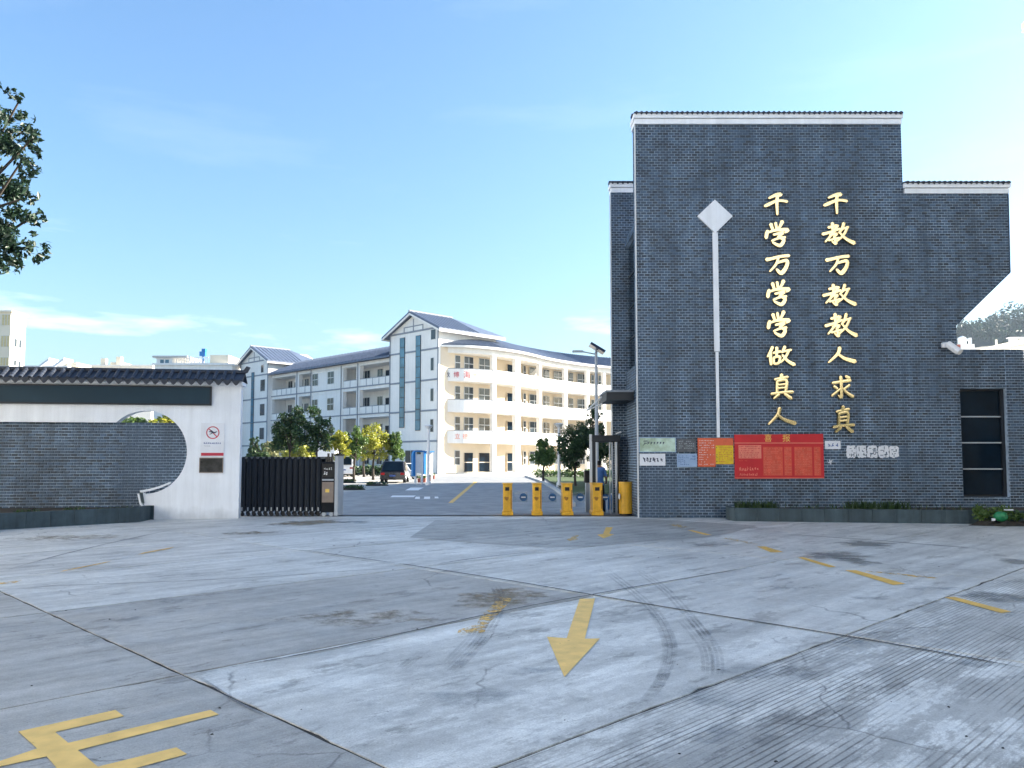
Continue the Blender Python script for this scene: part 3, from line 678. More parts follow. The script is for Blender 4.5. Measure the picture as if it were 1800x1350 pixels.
# ------------------------------------------------------------------ gold calligraphy, brush stroke by brush stroke
GLY = {
 'thousand': [[(.2, .25, .7), (.5, .12, 1.2), (.72, .09, 1.5)], [(.02, .60, 1.0), (.2, .52, 1.2), (.5, .38, 1), (.75, .36, .9), (.98, .40, 1.0)], [(.58, .12, 1.2), (.54, .45, 1.1), (.55, .97, .75)]],
 'learn': [[(.26, .12, 1.3), (.34, .36, .9)], [(.46, .07, 1), (.5, .32, .9)], [(.74, .02, 1.4), (.66, .18, 1), (.54, .34, .6)], [(.12, .38, 1), (.08, .5, 1.3), (.05, .66, 1.2)], [(.12, .46, .7), (.45, .36, 1), (.95, .35, 1.3), (.84, .46, .6)],
           [(.36, .54, .8), (.76, .46, 1.1), (.54, .62, .7)], [(.54, .62, .9), (.78, .74, 1.2), (.62, .96, 1.3), (.32, .84, .7)], [(.28, .78, .7), (.55, .68, .8), (.84, .64, .9)]],
 'tenthou': [[(.02, .26, 1.3), (.2, .22, 1.1), (.6, .10, 1), (.97, .05, 1.1)], [(.52, .18, .9), (.42, .5, .9), (.16, .86, .6)], [(.44, .44, .7), (.86, .30, 1.2), (.86, .6, 1.3), (.64, .95, 1.5), (.44, .76, .8)]],
 'teach': [[(.2, .22, .9), (.46, .13, 1)], [(.33, .02, 1.2), (.34, .34, 1)], [(.02, .52, 1.1), (.28, .42, .9), (.56, .27, .8)], [(.5, .12, .9), (.32, .5, .9), (.1, .86, .6)], [(.24, .56, .8), (.46, .5, .9), (.37, .64, .7)],
           [(.37, .62, .9), (.42, .94, 1.1), (.3, .84, .5)], [(.2, .8, .7), (.53, .68, .7)], [(.68, .02, 1.1), (.62, .28, 1), (.52, .46, .6)], [(.6, .3, .7), (.82, .2, .8)], [(.78, .24, .9), (.66, .56, .9), (.44, .86, .5)], [(.55, .46, .7), (.74, .74, 1), (.98, .92, 1.5)]],
 'person': [[(.44, .03, 1.3), (.36, .42, 1.1), (.03, .96, .6)], [(.36, .40, .7), (.6, .70, 1.1), (.98, .90, 1.5)]],
 'do': [[(.22, .05, 1.1), (.14, .3, 1), (.03, .56, .6)], [(.15, .36, 1), (.14, .66, 1.1), (.16, .96, .9)], [(.24, .36, .8), (.5, .28, .9)], [(.37, .08, 1.1), (.36, .52, .9)], [(.25, .6, .8), (.47, .55, .9), (.43, .86, .9), (.27, .9, .8), (.25, .6, .8)],
        [(.66, .03, 1.1), (.56, .34, .8)], [(.6, .28, .8), (.88, .2, .8)], [(.8, .24, .9), (.68, .56, .9), (.5, .86, .5)], [(.56, .46, .7), (.76, .78, 1), (.98, .96, 1.3)]],
 'true': [[(.2, .22, .9), (.76, .12, 1)], [(.5, .02, 1.2), (.45, .28, .9)], [(.3, .30, .9), (.28, .72, .9)], [(.3, .30, .8), (.7, .26, 1), (.66, .72, .9)], [(.34, .44, .7), (.64, .41, .7)], [(.34, .57, .7), (.64, .55, .7)], [(.03, .80, 1), (.5, .74, .9), (.96, .72, 1.1)],
          [(.36, .82, 1), (.14, .98, .7)], [(.62, .80, .9), (.88, .97, 1.3)]],
 'seek': [[(.1, .32, 1), (.88, .20, 1.1)], [(.46, .04, 1.1), (.48, .5, 1), (.46, .94, 1), (.34, .84, .5)], [(.16, .46, 1), (.3, .56, .9)], [(.06, .86, .8), (.42, .58, .8)], [(.84, .4, .9), (.56, .6, .6)], [(.54, .54, .7), (.72, .74, 1), (.97, .9, 1.3)], [(.68, .03, 1), (.84, .11, 1.1)]]}
def glyph(key, x0, x1, y0, y1, label, name):
    a, b = W(x0, y1, YF), W(x1, y0, YF)
    ow, oh = b.x - a.x, b.z - a.z; S = 0.042
    t = thing(name, (a.x + ow / 2, YF, a.z), label, 'lettering', 'gold calligraphy on the gatehouse')
    mbf, mbs = MB(), MB(); k = 0
    for st in GLY[key]:
        pts = [(Vector((a.x + p[0] * ow, 0, b.z - p[1] * oh)), p[2] * S) for p in st]; sm = []
        for i in range(len(pts) - 1):
            A, B, C_, D = pts[max(i - 1, 0)], pts[i], pts[i + 1], pts[min(i + 2, len(pts) - 1)]
            for j in range(5):
                q = j / 5; sm.append((0.5 * ((2 * B[0]) + (C_[0] - A[0]) * q + (2 * A[0] - 5 * B[0] + 4 * C_[0] - D[0]) * q * q + (3 * B[0] - A[0] - 3 * C_[0] + D[0]) * q ** 3), B[1] + (C_[1] - B[1]) * q))
        sm.append((pts[-1][0], pts[-1][1])); n = len(sm); Lh, Rh = [], []
        for i, (p, w) in enumerate(sm):
            d = (sm[min(i + 1, n - 1)][0] - sm[max(i - 1, 0)][0]); d = d.normalized() if d.length > 1e-6 else Vector((1, 0, 0))
            nr = Vector((-d.z, 0, d.x)) * w; Lh.append(p + nr); Rh.append(p - nr)
        d0 = (sm[0][0] - sm[1][0]).normalized() * sm[0][1] * .7; d1 = (sm[-1][0] - sm[-2][0]).normalized() * sm[-1][1] * .9
        ring = [sm[0][0] + d0] + Lh + [sm[-1][0] + d1] + Rh[::-1]
        v = -0.10 - 0.0016 * k; k += 1; m = len(ring)
        # slightly pillowed face: middle line stands a little proud of the rim
        mid = [sm[0][0] + d0 * .3] + [p for p, w in sm] + [sm[-1][0] + d1 * .3]
        fr_ = [Vector((p.x, YF + v, p.z)) for p in ring]; bk = [Vector((p.x, YF - .02, p.z)) for p in ring]; cl = [Vector((p.x, YF + v - .0008, p.z)) for p in mid]
        fs = []; nn_ = n
        for i in range(nn_ - 1):
            fs.append((1 + i, 2 + i, m + 2 + i, m + 1 + i)); r0 = m - 1 - i
            fs.append((r0, r0 - 1, m + 2 + i, m + 1 + i))
        fs += [(0, 1, m + 1, m), (m - 1, 0, m, m + 1), (nn_, nn_ + 1, m + nn_ + 1, m + nn_), (nn_ + 1, nn_ + 2, m + nn_, m + nn_ + 1)]
        mbf.add(fr_ + cl, fs)
        mbs.add(fr_ + bk, [(i, (i + 1) % m, m + (i + 1) % m, m + i) for i in range(m)])
    mbf.build('face', 'gold', t, smooth=False); mbs.build('side', 'gold_edge', t)
CN = {'thousand': 'the character for thousand', 'learn': 'the character for learn', 'tenthou': 'the character for ten thousand', 'teach': 'the character for teach', 'person': 'the character for person', 'do': 'the character for do', 'true': 'the character for true', 'seek': 'the character for seek'}
ORD = ['topmost', 'second', 'third', 'fourth', 'fifth', 'sixth', 'seventh', 'lowest']
LC = [('thousand', 1342, 1382, 340, 380), ('learn', 1343, 1384, 390, 435), ('tenthou', 1345, 1386, 449, 483), ('learn', 1346, 1386, 494, 538), ('learn', 1347, 1386, 548, 593), ('do', 1346, 1394, 609, 643), ('true', 1353, 1392, 658, 702), ('person', 1348, 1396, 717, 747)]
RC = [('thousand', 1446, 1487, 340, 378), ('teach', 1443, 1499, 393, 432), ('tenthou', 1450, 1491, 450, 483), ('teach', 1444, 1501, 501, 539), ('teach', 1448, 1503, 552, 594), ('person', 1453, 1501, 611, 639), ('seek', 1458, 1497, 661, 702), ('true', 1462, 1499, 714, 760)]
for side, lst in (('left', LC), ('right', RC)):
    for i, (k_, x0, x1, y0, y1) in enumerate(lst):
        glyph(k_, x0, x1, y0, y1, f'gold brush character, {ORD[i]} in the {side} column on the gatehouse', 'gold_character')

# ------------------------------------------------------------------ notices on the gatehouse
def text_mesh(body, size):
    c = bpy.data.curves.new('lettering', 'FONT'); c.body = body; c.size = size; c.align_x = 'CENTER'; c.align_y = 'CENTER'; c.resolution_u = 2
    o = bpy.data.objects.new('lettering', c); COL.objects.link(o)
    dg = bpy.context.evaluated_depsgraph_get(); m = bpy.data.meshes.new_from_object(o.evaluated_get(dg))
    vs = [v.co.copy() for v in m.vertices]; fs = [tuple(p.vertices) for p in m.polygons]
    bpy.data.objects.remove(o); bpy.data.curves.remove(c); bpy.data.meshes.remove(m)
    return vs, fs
def text(body, size, fr, u, v, z, matn, parent, name='lettering', sx=1.0, step=None):
    mb = MB(); vs, fs = text_mesh(body, size)
    mb.add([fr.P(u + p.x * sx, v, z + p.y) for p in vs], fs)
    return mb.build(name, matn, parent)
def rows(fr, v, u0, u1, z0, z1, nr, nc, fill, matn, parent, name='print_lines', h=0.55, seed=1):
    rnd = random.Random(seed); mb = MB(); dz = (z1 - z0) / nr; du = (u1 - u0) / nc
    for r_ in range(nr):
        zc = z1 - dz * (r_ + .5); stop = nc if rnd.random() < .6 else int(nc * rnd.uniform(.4, 1))
        for c_ in range(stop):
            if rnd.random() > fill: continue
            a = u0 + du * (c_ + rnd.uniform(.03, .12)); w = du * rnd.uniform(.65, .85); hh = dz * h * rnd.uniform(.7, 1.0)
            # each mark: four to six strokes, no two marks alike
            for q in range(rnd.choice((4, 5, 6))):
                k = rnd.random(); th = hh * .075 + .002; vv = v + .0002 * (q + 1)
                if k < .45: y_ = rnd.uniform(-.45, .45) * hh; x_ = rnd.uniform(0, .35) * w; p, r2 = (a + x_, zc + y_), (a + x_ + w * rnd.uniform(.35, .65), zc + y_ + hh * .06)
                elif k < .75: x_ = rnd.uniform(.1, .9) * w; p, r2 = (a + x_, zc + hh * rnd.uniform(.1, .5)), (a + x_ - w * .04, zc - hh * rnd.uniform(.1, .5))
                else: sg2 = rnd.choice((-1, 1)); p, r2 = (a + w * .5, zc + hh * .1), (a + w * (.5 + .45 * sg2), zc - hh * .45)
                dx, dz_ = r2[0] - p[0], r2[1] - p[1]; ln = math.hypot(dx, dz_) + 1e-6; nx_, nz_ = -dz_ / ln * th, dx / ln * th
                mb.quad(fr.P(p[0] - nx_, vv, p[1] - nz_), fr.P(r2[0] - nx_, vv, r2[1] - nz_), fr.P(r2[0] + nx_, vv, r2[1] + nz_), fr.P(p[0] + nx_, vv, p[1] + nz_))
    o = mb.build(name, matn, parent); o['kind'] = 'stuff'
    return o
def board(name, x0, x1, y0, y1, matn, label, cat='notice', v=0.03, edge=None, skew=0.0):
    a, b = FF.hit(x0, y1, v), FF.hit(x1, y0, v)
    t = thing(name, ((a[0] + b[0]) / 2, YF - v, a[1]), label, cat)
    FF.poly(MB(), [(a[0], a[1]), (b[0], a[1] + skew), (b[0], b[1] + skew), (a[0], b[1])], .008, v).build('sheet', matn, t)
    if edge:
        mb = MB(); e = .02
        for q in ((a[0] - e, a[0], a[1] - e, b[1] + e), (b[0], b[0] + e, a[1] - e, b[1] + e), (a[0], b[0], a[1] - e, a[1]), (a[0], b[0], b[1], b[1] + e)): FF.bx(mb, q[0], q[1], .008, v + .01, q[2], q[3])
        mb.build('edging', edge, t)
    return t, a[0], b[0], a[1], b[1]
t, a, b, c, d = board('notice_board', 1124.5, 1187, 770, 794, 'green_poster', 'green landscape board with dark brush lettering, nearest the gate', edge='blue_poster')
# brush-written line, as far as it can be made out
mb = MB(); rn = random.Random(4)
for i in range(7):
    u = a + (b - a) * (.16 + i * .085); zc = c + (d - c) * .62; sc_ = .16 if i == 0 else .085 - i * .004
    for q in ((-.5, .7, .6, .75), (-.4, .1, .4, .0), (-.1, -.8, .0, .9), (-.6, -.7, .1, .1)):
        p0 = FF.P(u + q[0] * sc_ * .7, .032, zc + q[1] * sc_ * .55); p1 = FF.P(u + q[2] * sc_ * .7, .032, zc + q[3] * sc_ * .55); w = Vector((0, 0, .011)); mb.quad(p0 - w, p1 - w, p1 + w, p0 + w)
mb.build('brush_lettering', 'ink', t)
t, a, b, c, d = board('notice_board', 1124.5, 1169.5, 797.5, 818.5, 'paper', 'small white board with one dark line of characters, under the green board')
rows(FF, .032, a + .08, b - .07, c + .09, d - .09, 1, 6, 1, 'ink', t, 'lettering', 1.0, 3)
t, a, b, c, d = board('notice_board', 1190, 1223.5, 771, 794.5, 'grey_poster', 'dark grey notice panel right of the green board')
rows(FF, .032, a + .05, b - .05, c + .08, d - .05, 4, 9, .8, 'grey_paint', t, 'lettering', .6, 5)
t, a, b, c, d = board('notice_board', 1190, 1225, 797.5, 821, 'blue_poster', 'pale blue notice with rows of dark print')
rows(FF, .032, a + .04, a + .36, c + .05, d - .04, 6, 6, .8, 'ink_blue', t, 'lettering', .6, 6)
rows(FF, .032, a + .40, b - .03, d - .2, d - .03, 2, 3, .9, 'ink_blue', t, 'lettering', .7, 8)
t, a, b, c, d = board('poster', 1227, 1257, 770, 820.5, 'orange_poster', 'tall orange poster left of the yellow table poster')
rows(FF, .032, a + .04, b - .03, c + .04, d - .04, 11, 10, .8, 'paper', t, 'lettering', .42, 9)
t, a, b, c, d = board('poster', 1257.8, 1289, 770, 816, 'orange_poster', 'poster with a yellow table under an orange heading', skew=0.0)
FF.part('table_print', 'yellow_poster', t, a + .01, b - .01, .0305, .032, c + .01, c + .55)
rows(FF, .0335, a + .02, a + .07, c + .05, c + .52, 7, 1, 1, 'ink', t, 'lettering', .7, 10)
rows(FF, .0335, a + .10, b - .04, c + .05, c + .52, 9, 10, .85, 'sign_red', t, 'lettering', .55, 11)
# big red banner
t, a, b, c, d = board('red_banner', 1292, 1447, 764, 842, 'red_banner', 'large red honour-roll banner with gold heading on the brick wall', 'banner', skew=.02)
FF.part('pole', 'pink_print', t, a, b, .0302, .045, d - .26, d - .235)
FF.part('pole', 'pink_print', t, a, b, .0302, .04, c + .02, c + .04)
text('喜', .24, FF, a + (b - a) * .38, .033, d - .115, 'gold_print', t); text('报', .24, FF, a + (b - a) * .585, .033, d - .115, 'gold_print', t)
ww = b - a
for x0, x1 in ((.32, .54), (.555, .64), (.67, .87), (.89, .965)):
    FF.part('name_column', 'red_print', t, a + ww * x0, a + ww * x1, .0303, .032, c + .10, d - .36)
    rows(FF, .0333, a + ww * x0 + .015, a + ww * x1 - .01, c + .12, d - .38, 17, max(3, int((x1 - x0) * 60)), .85, 'pink_print', t, 'lettering', .5, int(x0 * 100))
FF.part('text_block', 'pink_print', t, a + ww * .045, a + ww * .30, .0303, .032, d - .70, d - .31)
rows(FF, .0333, a + ww * .055, a + ww * .295, d - .69, d - .32, 6, 15, .8, 'red_banner', t, 'lettering', .6, 21)
rows(FF, .0333, a + ww * .05, a + ww * .30, d - .80, d - .72, 1, 16, .7, 'red_print', t, 'lettering', .6, 22)
rows(FF, .0333, a + ww * .05, a + ww * .30, c + .22, c + .37, 1, 9, 1, 'pink_print', t, 'lettering', .9, 23)
rows(FF, .0333, a + ww * .05, a + ww * .30, c + .09, c + .18, 1, 12, 1, 'pink_print', t, 'lettering', .9, 24)
t, a, b, c, d = board('notice_board', 1450.5, 1477.5, 775, 789.5, 'paper', 'small white plate with three blue characters right of the red banner')
rows(FF, .032, a + .07, b - .06, c + .06, d - .05, 1, 3, 1, 'ink_blue', t, 'lettering', 1.0, 31)
# ragged remains of pasted paper letters
wordsx = [(1488, 1505, 'leftmost'), (1506, 1523, 'second from the left'), (1524, 1543, 'middle, most torn'), (1544, 1563, 'second from the right'), (1564, 1580, 'rightmost')]
for i, (x0, x1, wd) in enumerate(wordsx):
    rnd = random.Random(40 + i); a, b = FF.hit(x0, 805, .02), FF.hit(x1, 783, .02); cx, cz, rx, rz = (a[0] + b[0]) / 2, (a[1] + b[1]) / 2, (b[0] - a[0]) / 2, (b[1] - a[1]) / 2
    pts = [(lambda m_: (cx + rx * math.cos(q) * m_, cz + rz * math.sin(q) * m_))(rnd.uniform(.86, 1.06) * min(1.28, 1 / max(abs(math.cos(q)), abs(math.sin(q))))) for q in [2 * math.pi * k / 24 for k in range(24)]]
    t = thing('paper_scrap', (cx, YF, cz), f'torn white paper letter pasted on brick, {wd} of the row of five', 'paper', 'paper letters pasted on the wall')
    FF.poly(MB(), pts, .009, .014).build('sheet', 'paper', t)
    mb = MB(); 
    for k in range(16 if i == 2 else 9):
        u, z_ = cx + rx * rnd.uniform(-.7, .6), cz + rz * rnd.uniform(-.7, .7); l = rx * rnd.uniform(.2, .55); hgt = .02
        if k % 2: mb.quad(FF.P(u, .0155, z_), FF.P(u + l, .0155, z_), FF.P(u + l, .0155, z_ + hgt), FF.P(u, .0155, z_ + hgt))
        else: mb.quad(FF.P(u, .0162, z_ - l * .6), FF.P(u + hgt, .0162, z_ - l * .6), FF.P(u + hgt, .0162, z_ + l * .6), FF.P(u, .0162, z_ + l * .6))
    mb.build('tear', 'brick', t)
a = FF.hit(1460, 812, .02)
pts = [(a[0] + math.cos(k * .7) * (.09 if k % 2 else .035), a[1] + math.sin(k * .7) * (.10 if k % 2 else .04)) for k in range(9)]
tag(FF.poly(MB(), pts, .009, .013).build('paper_scrap', 'paper', None), 'small star-shaped scrap of white paper under the three-character plate', 'paper')
# security camera on the corner
sc0 = FF.hit(1663, 607, .1); sp = FF.P(sc0[0], 0, sc0[1])
cmr = thing('security_camera', tuple(sp), 'white security camera fixed to the brick wall above the low window', 'camera')
mb = MB(); mb.box(sp.x - .10, sp.x + .06, YF - .12, YF - .002, sp.z - .07, sp.z + .09); mb.build('junction_box', 'white_paint', cmr, bevel=.015)
mb = MB(); mb.tube(sp + Vector((0, -.1, 0)), sp + Vector((.06, -.22, -.06)), .035); mb.build('arm', 'white_paint', cmr)
p0, p1 = sp + Vector((.02, -.16, .0)), sp + Vector((.16, -.42, -.24))
mb = MB(); mb.tube(p0, p1, .085, .09, 12); mb.build('body', 'white_paint', cmr, smooth=False)
d_ = (p1 - p0).normalized(); mb = MB(); mb.tube(p1 + d_ * .001, p1 + d_ * .015, .06, .06, 12); mb.build('lens', 'black', cmr)
mb = MB(); mb.tube(p0 + Vector((0, -.02, .035)), p1 + d_ * .08 + Vector((0, -.02, .035)), .092, .095, 12); 
hood = mb.build('hood', 'white_paint', cmr)

# ------------------------------------------------------------------ planters
def planter(name, pts, h, label, back, tufts, soil_z):
    t = thing(name, (sum(p.x for p in pts) / len(pts), sum(p.y for p in pts) / len(pts), 0), label, 'planter')
    w = 0.14; outer = [Vector((p.x, p.y, 0)) for p in pts]
    def inset(i):
        a = outer[max(i - 1, 0)]; b = outer[min(i + 1, len(outer) - 1)]; d = (b - a).normalized(); n_ = Vector((-d.y, d.x, 0))
        return outer[i] + n_ * w
    inn = [inset(i) for i in range(len(outer))]; Z = Vector((0, 0, h))
    for i in range(len(outer) - 1):
        a, b, c, d = outer[i], outer[i + 1], inn[i + 1], inn[i]
        L_ = (b - a).length; n = max(1, round(L_ / .6))
        for k in range(n):
            f0, f1 = k / n + .004 / L_, (k + 1) / n - .004 / L_
            A, B, C_, D = a.lerp(b, f0), a.lerp(b, f1), d.lerp(c, f1), d.lerp(c, f0)
            mbp = MB(); mbp.hexa([A, B, C_, D], [A + Z, B + Z, C_ + Z, D + Z]); mbp.build('kerb_stone', 'planter', t)
    sp_ = inn + back[::-1]; mb = MB(); mb.add([(p.x, p.y, soil_z) for p in sp_], [tuple(range(len(sp_)))]); o = mb.build('soil', 'soil', t); triangulated(o)
    mb = MB(); rnd = random.Random(3)
    for (x0, x1, n, hh) in tufts:
        for k in range(n):
            x = rnd.uniform(x0, x1); i0 = 0
            yy = None
            for i in range(len(inn) - 1):
                if min(inn[i].x, inn[i + 1].x) <= x <= max(inn[i].x, inn[i + 1].x): f = (x - inn[i].x) / (inn[i + 1].x - inn[i].x); yy = inn[i].y + (inn[i + 1].y - inn[i].y) * f
            if yy is None: continue
            y = yy + rnd.uniform(.03, .25); a = rnd.uniform(0, 6.28); l = rnd.uniform(.5, 1) * hh; lean = Vector((math.cos(a), math.sin(a), 0)) * l * rnd.uniform(.2, .7)
            b = Vector((x, y, soil_z)); s_ = Vector((-math.sin(a), math.cos(a), 0)) * .012
            mb.add([b - s_, b + s_, b + lean * .5 + s_ + Vector((0, 0, l * .7)), b + lean * .5 - s_ + Vector((0, 0, l * .7)), b + lean + Vector((0, 0, l))], [(0, 1, 2, 3), (3, 2, 4)])
    o = mb.build('grass_tufts', 'leaf_dark', t); o['kind'] = 'stuff'
    return t
rp = [Vector((W(1277, 905, YF).x, YF - .02, 0)), G(1276, 912), G(1281, 914.5), G(1292, 916), G(1450, 918), G(1620, 920), G(1790, 922), G(1860, 923)]
planter('brick_planter', rp, 0.36, 'long low slate-coloured planter along the foot of the gatehouse', [Vector((rp[0].x + .1, YF - .02, 0)), Vector((17.0, YF - .02, 0))],
        [(W(1285, 900, 23).x, W(1352, 900, 23).x, 260, .30), (W(1462, 900, 23).x, W(1560, 900, 23).x, 340, .32), (6.6, 13.5, 160, .22)], 0.30)

# ------------------------------------------------------------------ left boundary wall with the round opening
A0 = G(419, 911.5)
aw = R(9)
FLW = Frame((A0.x, A0.y), (-math.cos(aw), -math.sin(aw)), (math.sin(aw), -math.cos(aw)))
lw = thing('boundary_wall', (A0.x - 5, A0.y - .6, 0), 'white and dark brick boundary wall with a round cut-out and tiled coping', 'wall')
UM = 15.5
zt = FLW.hit(210, 674)[1]; zb_ = FLW.hit(100, 742, -.15)[1]
bz = FLW.hit(100, 742, 0)[1]
cu, cz = FLW.hit(255, 795); ru = cu - FLW.hit(328.5, 795)[0]; rz = FLW.hit(255, 722)[1] - cz
cut = []
ph0 = math.acos(min(1, (bz - cz) / rz))             # where the circle meets the lintel, left of the top
# outline of the white wall, right foot -> up -> along the lintel -> round opening -> stepped foot
pts = [(0, 0), (0, zt), (UM, zt), (UM, bz)]
arc = []
for k in range(41):
    th_ = ph0 - (ph0 + math.pi * 0.985) * k / 40     # angle from the top, positive to the left
    arc.append((cu + ru * math.sin(th_), cz + rz * math.cos(th_)))
foot = [FLW.hit(x, y) for x, y in ((249, 863), (247, 866), (250, 880), (256, 893), (263, 905))]
pts += [p for p in arc] + foot + [(foot[-1][0], 0)]
mb = MB(); FLW.poly(mb, pts, 0, -.34); wo_ = mb.build('plaster_wall', 'white_plaster', lw); triangulated(wo_)
# thin capping on the lower lip of the opening and its raw brick step
lip = [FLW.hit(x, y, .03) for x, y in ((246, 862), (262, 859.5), (280, 854.5), (300, 846.5), (301, 849.5), (281, 858), (263, 863), (247, 865.5))]
FLW.poly(MB(), lip, .003, .05).build('lip_capping', 'white_plaster', lw)
lip2 = [(p[0], p[1] - .035) for p in lip]
FLW.poly(MB(), [FLW.hit(x, y, .0) for x, y in ((246, 866), (251, 866), (254, 885), (249, 882))], .003, .04).build('broken_edge', 'planter', lw)
FLW.poly(MB(), [FLW.hit(x, y, .0) for x, y in ((242, 868), (245.5, 867), (249, 883), (262, 901), (259, 902), (246, 886))], .003, .045).build('broken_edge', 'white_plaster', lw)
mb = MB(); FLW.bx(mb, FLW.hit(345, 800)[0], UM, -.15 - .016, -.30, 0, zb_); mb.build('infill_core', 'mortar', lw)
def hidden(u, z):
    if z > bz + .02 and u > arc[0][0]: return True
    if u < cu and ((u - cu) / (ru * 1.06)) ** 2 + ((z - cz) / (rz * 1.06)) ** 2 > 1 and u < FLW.hit(268, 850)[0]: return True
    return False
brickwork(lw, FLW, [rect(FLW.hit(340, 800)[0], UM, 0, zb_)], v=-.15, singles=300, hide=hidden)
# slate sign panel under the coping
su0 = FLW.hit(372, 690, .06)[0]; sz0, sz1 = FLW.hit(200, 711, .06)[1], FLW.hit(200, 677, .06)[1]
sg = thing('sign_panel', tuple(FLW.P(su0 + 4, .03, sz0)), 'long blank slate-blue sign panel high on the white wall', 'sign')
FLW.part('panel', 'panel_slate', sg, su0 + .05, UM, .006, .06, sz0 + .05, sz1 - .04)
mb = MB(); FLW.bx(mb, su0, UM, .006, .075, sz0, sz0 + .048); FLW.bx(mb, su0, UM, .006, .075, sz1 - .038, sz1); FLW.bx(mb, su0, su0 + .048, .006, .075, sz0 + .048, sz1 - .038); mb.build('border', 'panel_edge', sg)
# tiled coping: every barrel tile and drip tile on its own
z_r, z_e = FLW.hit(212, 650, -.17)[1], FLW.hit(212, 667, .25)[1]
per = 0.245
FLW.part('fascia', 'white_plaster', lw, -.02, UM, .10, -.44, zt - .02, z_e - .03)
FLW.part('fascia', 'white_plaster', lw, -.05, UM, .235, -.575, zt + .075, z_e - .012)
mb = MB(); FLW.poly(mb, [(0, 0)] * 0 or [(-.09, z_e + .0), (UM, z_e + .0), (UM, z_e + .025), (-.09, z_e + .025)], .24, -.58)
mb = MB()
mb.hexa([FLW.P(-.08, .25, z_e), FLW.P(UM, .25, z_e), FLW.P(UM, -.17, z_r - .06), FLW.P(-.08, -.17, z_r - .06)], [FLW.P(-.08, .25, z_e + .03), FLW.P(UM, .25, z_e + .03), FLW.P(UM, -.17, z_r - .03), FLW.P(-.08, -.17, z_r - .03)])
mb.hexa([FLW.P(-.08, -.59, z_e), FLW.P(UM, -.59, z_e), FLW.P(UM, -.171, z_r - .06), FLW.P(-.08, -.171, z_r - .06)], [FLW.P(-.08, -.59, z_e + .03), FLW.P(UM, -.59, z_e + .03), FLW.P(UM, -.171, z_r - .03), FLW.P(-.08, -.171, z_r - .03)])
mb.build('tile_bed', 'tile_dark', lw)
mb = MB(); FLW.bx(mb, -.10, UM, -.10, -.24, z_r - .05, z_r); mb.tube(FLW.P(-.10, -.17, z_r + .0), FLW.P(UM, -.17, z_r + .0), .05, n=8); mb.build('ridge', 'tile_dark', lw)
mb = MB(); mb.hexa([FLW.P(-.14, -.12, z_r - .03), FLW.P(.02, -.12, z_r - .03), FLW.P(.02, -.22, z_r - .03), FLW.P(-.14, -.22, z_r - .03)], [FLW.P(-.22, -.12, z_r + .13), FLW.P(-.12, -.12, z_r + .16), FLW.P(-.12, -.22, z_r + .16), FLW.P(-.22, -.22, z_r + .13)]); mb.build('ridge_end', 'tile_dark', lw)
wd_ = FLW.P(0, 0, 0) * 0
first = {}
for i in range(int(UM / per)):
    u = -.02 + per * (i + .5); off = OFF[lw.name]
    if not first:
        m1 = MB(); p0, p1 = FLW.n * .27, FLW.n * -.16 + Vector((0, 0, z_r - .03 - z_e)); d = (p1 - p0).normalized(); s_ = FLW.d; up = d.cross(s_); up = up if up.z > 0 else -up
        ring = [(s_ * math.cos(q) * .062 + up * math.sin(q) * .055) for q in [math.pi * k / 6 for k in range(7)]]
        fs = []
        vs = []
        for k, t_ in enumerate((0, .25, .25, .5, .5, .75, .75, 1)):
            w_ = 1.0 if k % 2 == 0 else .88
            vs += [p0.lerp(p1, t_) + q * w_ for q in ring]
        for k in range(7): fs += [(7 * k + j, 7 * k + j + 1, 7 * k + j + 8, 7 * k + j + 7) for j in range(6)]
        fs.append(tuple(range(7)))
        m1.add(vs, fs)
        m2 = MB(); sh = [(-.118, .02), (-.10, -.03), (-.045, -.105), (0, -.135), (.045, -.105), (.10, -.03), (.118, .02)]
        m2.prism([FLW.d * x + Vector((0, 0, y)) + FLW.n * .25 for x, y in sh], FLW.n * .02)
        first['a'] = m1.build('barrel_tile', 'tile_dark', None, smooth=False); first['b'] = m2.build('drip_tile', 'tile_dark', None)
        for k in ('a', 'b'): first[k].parent = lw
        first['a'].location = FLW.P(u + per / 2, 0, z_e + .02) - off; first['b'].location = FLW.P(u, 0, z_e + .005) - off
    else:
        link_copy(first['a'], FLW.P(u + per / 2, 0, z_e + .02) - off, lw); link_copy(first['b'], FLW.P(u, 0, z_e + .005) - off, lw)
# end gable of the coping
FLW.poly(MB(), [(-.06, zt - .02), (-.02, zt - .02), (-.02, z_e), (-.06, z_e)], .16, -.5).build('end_trim', 'white_plaster', lw)
# low planter in front of it
lp = [G(-160, 951), G(-60, 938), G(0, 931.5), G(130, 924), G(245, 917.5), G(266, 913), ]
lpb = [FLW.P(UM - 1, .01, 0), FLW.P(FLW.hit(262, 905)[0], .01, 0)]
planter('brick_planter', lp + [Vector((FLW.P(FLW.hit(264, 905)[0], .01, 0)))], 0.40, 'low slate-coloured planter under the white boundary wall', lpb,
        [(G(-20, 925).x, G(20, 925).x, 90, .14), (G(88, 920).x, G(112, 920).x, 70, .13), (G(138, 920).x, G(160, 920).x, 70, .13), (G(170, 920).x, G(260, 920).x, 60, .10)], 0.36)
